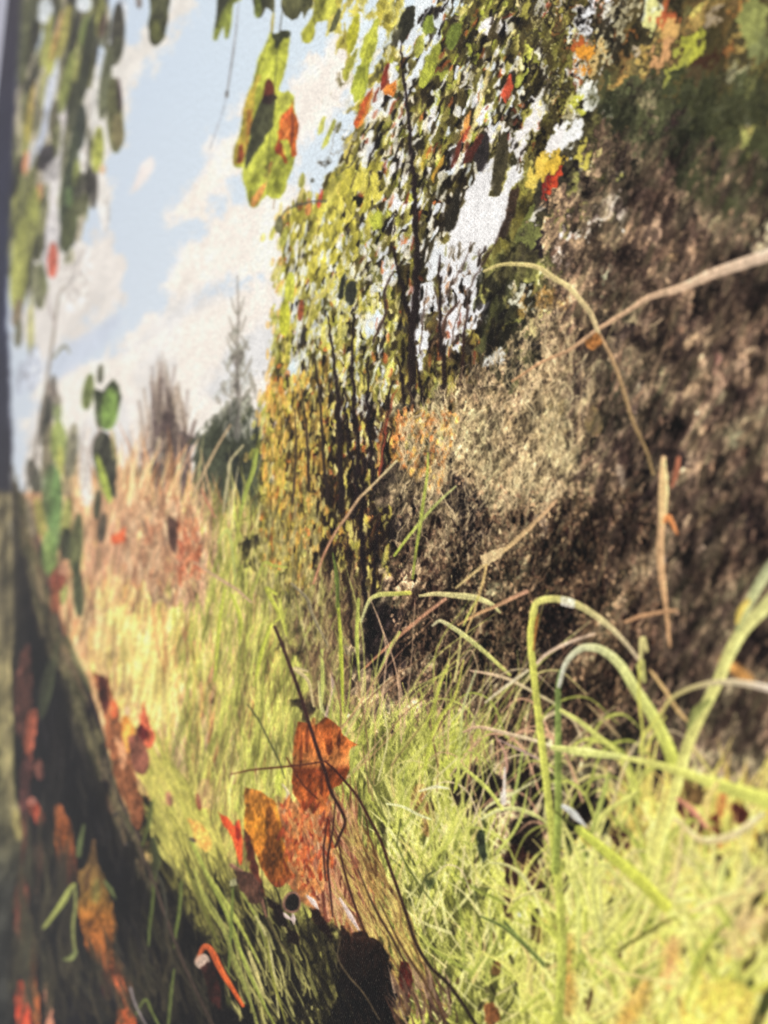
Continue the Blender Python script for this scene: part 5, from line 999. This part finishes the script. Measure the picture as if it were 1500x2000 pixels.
# pull every column so that the first one lies exactly on that edge
edge_px = np.zeros(H)
for j in range(H):
    lo, hi = -320.0, 400.0
    for _ in range(40):
        mid = (lo + hi) / 2
        if float(to_canvas(mid, GY[j, 0])[0]) < XE: lo = mid
        else: hi = mid
    edge_px[j] = (lo + hi) / 2
first = np.maximum(edge_px, X0)
TT = np.arange(W) / (W - 1)
PX = first[:, None] * (1 - TT) + X1 * TT
PY = GY
sx = (PX - X0) / ST
i0 = np.clip(np.floor(sx).astype(int), 0, W - 2); f = (sx - i0)[..., None]
jj = np.arange(H)[:, None] + 0 * i0
COL = IMG[jj, i0] * (1 - f) + IMG[jj, i0 + 1] * f
LB = np.where(f[..., 0] < .5, LAB[jj, i0], LAB[jj, i0 + 1])
VX, VZ = to_canvas(PX, PY)
SAT = 1.0
gr_ = np.clip(COL[..., 1] - np.maximum(COL[..., 0], COL[..., 2]), 0, 80)
COL[..., 0] += .42 * gr_
COL[..., 1] -= .10 * gr_
for lab_, piv, k_ in ((L_BUSH, 96, 1.36), (L_GR, 158, 1.12), (L_FOL, 104, 1.12)):
    lm_ = COL.mean(-1, keepdims=True)
    COL = np.where((LB == lab_)[..., None], COL * np.clip(((lm_ - piv) * k_ + piv) / np.maximum(lm_, 1), .25, 1.5), COL)
g = COL.mean(-1, keepdims=True)
COL = g + (COL - g) * 1.05
sky_ = (COL.min(-1, keepdims=True) > 180) | np.isin(LB, [L_SKY, L_GAP])[..., None]
COL = np.where(sky_, COL, COL * np.array([1.02, 1.0, .985]))
LIN = srgb2lin(COL)
lum = LIN.mean(-1, keepdims=True)
LIN = LIN * np.clip((lum / 0.30) ** 0.40, 0.18, 1.06)       # inks are denser in the dark tones
LIN = np.clip(LIN, 0.002, 0.9)

def ink_material():
    m = bpy.data.materials.new('printed_canvas')
    m.use_nodes = True
    nt = m.node_tree; N = nt.nodes; K = nt.links
    b = N['Principled BSDF']
    at_ = N.new('ShaderNodeAttribute'); at_.attribute_name = 'ink'
    geo = N.new('ShaderNodeNewGeometry')
    sep = N.new('ShaderNodeSeparateXYZ'); K.new(geo.outputs['Position'], sep.inputs[0])
    def math_(op, a, b_=None, c=None):
        n = N.new('ShaderNodeMath'); n.operation = op
        for i, v in enumerate((a, b_, c)):
            if v is None: continue
            if isinstance(v, (int, float)): n.inputs[i].default_value = v
            else: K.new(v, n.inputs[i])
        return n.outputs[0]
    # plain weave: warp and weft threads about 0.9 mm apart, slightly uneven
    nz = N.new('ShaderNodeTexNoise'); nz.inputs['Scale'].default_value = 260; nz.inputs['Detail'].default_value = 2
    K.new(geo.outputs['Position'], nz.inputs['Vector'])
    wob = math_('MULTIPLY', math_('SUBTRACT', nz.outputs['Fac'], 0.5), 5.2)
    P = 2 * math.pi / 0.00095
    ux = math_('ADD', math_('MULTIPLY', sep.outputs['X'], P), wob)
    uz = math_('ADD', math_('MULTIPLY', sep.outputs['Z'], P), wob)
    w1 = math_('SINE', ux); w2 = math_('SINE', uz)
    weave = math_('MULTIPLY', w1, w2)
    fine = N.new('ShaderNodeTexNoise'); fine.inputs['Scale'].default_value = 2600; fine.inputs['Detail'].default_value = 2
    K.new(geo.outputs['Position'], fine.inputs['Vector'])
    # ink sits unevenly on the threads
    knot = N.new('ShaderNodeTexNoise'); knot.inputs['Scale'].default_value = 900; knot.inputs['Detail'].default_value = 1; knot.inputs['Roughness'].default_value = .4
    K.new(geo.outputs['Position'], knot.inputs['Vector'])
    v = math_('ADD', math_('MULTIPLY', weave, 0.022), math_('MULTIPLY', math_('SUBTRACT', fine.outputs['Fac'], 0.5), 1.25))
    v = math_('ADD', v, math_('MULTIPLY', math_('SUBTRACT', knot.outputs['Fac'], 0.5), 0.62))
    v = math_('ADD', v, 1.0)
    hsv = N.new('ShaderNodeVectorMath'); hsv.operation = 'SCALE'
    K.new(at_.outputs['Color'], hsv.inputs[0]); K.new(v, hsv.inputs['Scale'])
    # glints of the weave, painted into the ink colour as pale specks
    sp = N.new('ShaderNodeTexNoise'); sp.inputs['Scale'].default_value = 1900; sp.inputs['Detail'].default_value = 1
    K.new(geo.outputs['Position'], sp.inputs['Vector'])
    spk = N.new('ShaderNodeMapRange'); spk.inputs[1].default_value = 0.60; spk.inputs[2].default_value = 0.74; spk.inputs[3].default_value = 0; spk.inputs[4].default_value = 0.06
    K.new(sp.outputs['Fac'], spk.inputs[0])
    mx = N.new('ShaderNodeMix'); mx.data_type = 'RGBA'
    K.new(spk.outputs[0], mx.inputs['Factor']); K.new(hsv.outputs[0], mx.inputs['A']); mx.inputs['B'].default_value = (0.62, 0.55, 0.42, 1)
    K.new(mx.outputs['Result'], b.inputs['Base Color'])
    h = math_('ADD', math_('ADD', math_('MULTIPLY', weave, 0.35), math_('MULTIPLY', knot.outputs['Fac'], 1.2)), math_('MULTIPLY', fine.outputs['Fac'], 0.9))
    bp = N.new('ShaderNodeBump'); bp.inputs['Strength'].default_value = 0.55; bp.inputs['Distance'].default_value = 0.00010
    K.new(h, bp.inputs['Height']); K.new(bp.outputs[0], b.inputs['Normal'])
    b.inputs['Roughness'].default_value = 0.55
    b.inputs['Specular IOR Level'].default_value = 0.12
    return m
INK = ink_material()

def simple(name, col, rough=0.8, bump=0.0, scale=300, var=0.08):
    m = bpy.data.materials.new(name); m.use_nodes = True
    nt = m.node_tree; N = nt.nodes; K = nt.links; b = N['Principled BSDF']
    n = N.new('ShaderNodeTexNoise'); n.inputs['Scale'].default_value = scale; n.inputs['Detail'].default_value = 6
    tc = N.new('ShaderNodeTexCoord'); K.new(tc.outputs['Object'], n.inputs['Vector'])
    r = N.new('ShaderNodeValToRGB')
    r.color_ramp.elements[0].color = tuple(c * (1 - var) for c in col) + (1,)
    r.color_ramp.elements[1].color = tuple(min(1, c * (1 + var)) for c in col) + (1,)
    K.new(n.outputs['Fac'], r.inputs[0]); K.new(r.outputs[0], b.inputs['Base Color'])
    b.inputs['Roughness'].default_value = rough
    if bump:
        bp = N.new('ShaderNodeBump'); bp.inputs['Strength'].default_value = bump; bp.inputs['Distance'].default_value = 0.001
        K.new(n.outputs['Fac'], bp.inputs['Height']); K.new(bp.outputs[0], b.inputs['Normal'])
    return m

root = bpy.data.objects.new('canvas_print', None); C.objects.link(root)
XR = 0.42; ZB = ZT = None
ZB, ZT = float(VZ.min()) - 0.03, float(VZ.max()) + 0.03
root.location = ((XE + XR) / 2, 0.0, ZB)
RL = np.array(root.location)
root['label'] = 'stretched canvas photo print of a sunny autumn meadow with birch, brown bush and tall grass'
root['category'] = 'canvas print'

def mesh_obj(name, co, faces, col=None, mat=None, label=None, kind=None, parent=root):
    me = bpy.data.meshes.new(name)
    co = np.asarray(co, np.float32) - (RL if parent is root else 0)
    n = len(faces); k = faces.shape[1]
    me.vertices.add(len(co)); me.vertices.foreach_set('co', co.astype(np.float32).ravel())
    me.loops.add(n * k); me.loops.foreach_set('vertex_index', faces.astype(np.int32).ravel())
    me.polygons.add(n); me.polygons.foreach_set('loop_start', np.arange(0, n * k, k, dtype=np.int32))
    me.update(calc_edges=True)
    if col is not None:
        at_ = me.color_attributes.new('ink', 'FLOAT_COLOR', 'POINT')
        at_.data.foreach_set('color', np.concatenate([col, np.ones((len(col), 1))], 1).astype(np.float32).ravel())
    if mat: me.materials.append(mat)
    o = bpy.data.objects.new(name, me); C.objects.link(o)
    if parent: o.parent = parent
    if label: o['label'] = label
    if kind: o['kind'] = kind
    return o

vid = np.arange(H * W).reshape(H, W)
F = np.stack([vid[:-1, :-1], vid[1:, :-1], vid[1:, 1:], vid[:-1, 1:]], -1).reshape(-1, 4)
FL = LB[:-1, :-1].reshape(-1)
co_all = np.stack([VX.ravel(), np.zeros(H * W), VZ.ravel()], 1)
cl_all = LIN.reshape(-1, 3)
order = np.argsort(FL, kind='stable')
FLs = FL[order]
cuts = np.searchsorted(FLs, np.arange(len(LABELS) + 1))
small = []; made = []
for li, (nm, lbl, kd) in enumerate(LABELS):
    if nm == 'printed_cloud' and lbl is None: kd = 'stuff'
    idx = order[cuts[li]:cuts[li + 1]]
    if len(idx) == 0: continue
    if len(idx) < 14 and kd is None:
        small.append(idx); continue
    fs = F[idx]
    u, inv = np.unique(fs, return_inverse=True)
    made.append((li, nm, mesh_obj(nm, co_all[u], inv.reshape(-1, 4), cl_all[u], INK, lbl, kd), float(np.mean(GX.ravel()[u])), float(np.mean(GY.ravel()[u]))))
if small:
    fs = F[np.concatenate(small)]
    u, inv = np.unique(fs, return_inverse=True)
    mesh_obj('printed_foliage_scraps', co_all[u], inv.reshape(-1, 4), cl_all[u], INK, None, 'stuff')

# leaves, blades and stems belong to the printed plant they grow on
byl = {li: o for li, nm, o, x, y in made}
for li, nm, o, x, y in made:
    par = None
    if nm == 'grass_blade': par = L_GR if x > 640 and y > 1100 else None
    elif nm in ('stem', 'printed_trunk') and x > 500: par = L_FOL
    elif nm == 'leaf' and y < 720 and x > 590: par = L_FOL
    elif nm == 'leaf' and x < 260 and y < 1200: par = L_HANG
    elif nm == 'leaf' and x < 300 and y >= 1200: par = L_LOG
    elif nm in ('dry_stalk', 'branch', 'dry_stem', 'dry_leaf') and x > 600: par = L_BUSH
    if par is not None and par in byl and byl[par] is not o: o.parent = byl[par]

# the rest of the print, out to the edges of the canvas (coarser, same inks)
def outer(b, proj, inner):
    """strip between border vertices b and their projections on the canvas rectangle;
    the picture goes on there, mirrored, as on a gallery wrap"""
    b = b[::2] if len(b) % 2 else np.append(b[::2], b[-1])
    proj = proj[::2] if len(proj) % 2 else np.concatenate([proj[::2], proj[-1:]])
    n = len(b); K_ = 90
    A = co_all[b]; B = proj
    t = np.linspace(0, 1, K_)[:, None, None]
    co = (A[None] * (1 - t) + B[None] * t).reshape(-1, 3)
    cc = np.stack([inner(k / (K_ - 1))[::2] if len(inner(0)) % 2 else np.concatenate([inner(k / (K_ - 1))[::2], inner(k / (K_ - 1))[-1:]]) for k in range(K_)])
    v = np.arange(K_ * n).reshape(K_, n)
    fs = np.stack([v[:-1, :-1], v[1:, :-1], v[1:, 1:], v[:-1, 1:]], -1).reshape(-1, 4)
    mesh_obj('printed_margin', co, fs, np.clip(cc.reshape(-1, 3), 0, .9), INK, None, 'stuff')
top = vid[0]; bot = vid[-1]; rig = vid[:, -1]
def onrow(b, z):
    p = co_all[b].copy(); p[:, 2] = z
    return p
outer(top, onrow(top, ZT), lambda t: LIN[int(t * 420)]); outer(bot, onrow(bot, ZB), lambda t: LIN[H - 1 - int(t * 420)])
pr = co_all[rig].copy(); pr[:, 0] = XR
zr = (pr[:, 2] - pr[-1, 2]) / (pr[0, 2] - pr[-1, 2])
pr[:, 2] = pr[:, 2]
outer(rig, pr, lambda t: LIN[:, W - 1 - int(t * 420)])
xr0 = co_all[rig[0]]; xr1 = co_all[rig[-1]]
for (p, z) in ((xr0, ZT), (xr1, ZB)):
    q = np.array([p, [XR, 0, p[2]], [XR, 0, z], [p[0], 0, z]])
    mesh_obj('printed_margin', q, np.array([[0, 1, 2, 3]]), np.tile(cl_all[rig].mean(0), (4, 1)), INK, None, 'stuff')
# left column where the picture grid stops short of the canvas edge
lc = vid[:, 0]
if (co_all[lc][:, 0] - XE).max() > 1e-4:
    p = co_all[lc].copy(); p[:, 0] = XE
    outer(lc, p, lambda t: LIN[:, 0])

# wrapped sides, stretcher bars, wall
def box(name, x0, x1, y0, y1, z0, z1, mat, parent=root, label=None):
    v = np.array([(x, y, z) for x in (x0, x1) for y in (y0, y1) for z in (z0, z1)], float)
    f_ = np.array([[0,1,3,2],[4,6,7,5],[0,4,5,1],[2,3,7,6],[0,2,6,4],[1,5,7,3]])
    return mesh_obj(name, v, f_, None, mat, label, None, parent)
side = simple('dark_printed_side', (0.050, 0.048, 0.075), .6, .3, 900, .2)
wood = simple('pine_stretcher', (0.42, 0.30, 0.17), .7, .3, 90, .2)
DEP = 0.022
box('wrapped_side', XE, XE + 0.0012, 0.0003, DEP, ZB, ZT, side)
box('wrapped_side', XR - 0.0012, XR, 0.0003, DEP, ZB, ZT, side)
box('wrapped_side', XE + 0.0012, XR - 0.0012, 0.0003, DEP, ZT - 0.0012, ZT, side)
box('wrapped_side', XE + 0.0012, XR - 0.0012, 0.0003, DEP, ZB, ZB + 0.0012, side)
for (a, b_, c, d) in ((XE + .0014, XE + .042, ZB + .0014, ZT - .0014), (XR - .042, XR - .0014, ZB + .0014, ZT - .0014),
                     (XE + .0425, XR - .0425, ZB + .0014, ZB + .042), (XE + .0425, XR - .0425, ZT - .042, ZT - .0014)):
    box('stretcher_bar', a, b_, 0.003, DEP - .001, c, d, wood)
wallm = simple('painted_wall', (0.60, 0.60, 0.70), .9, .25, 160, .03)
wo = box('wall', -4, 3, 0.024, 0.12, -0.2, 3.2, wallm, None)
wo['kind'] = 'structure'
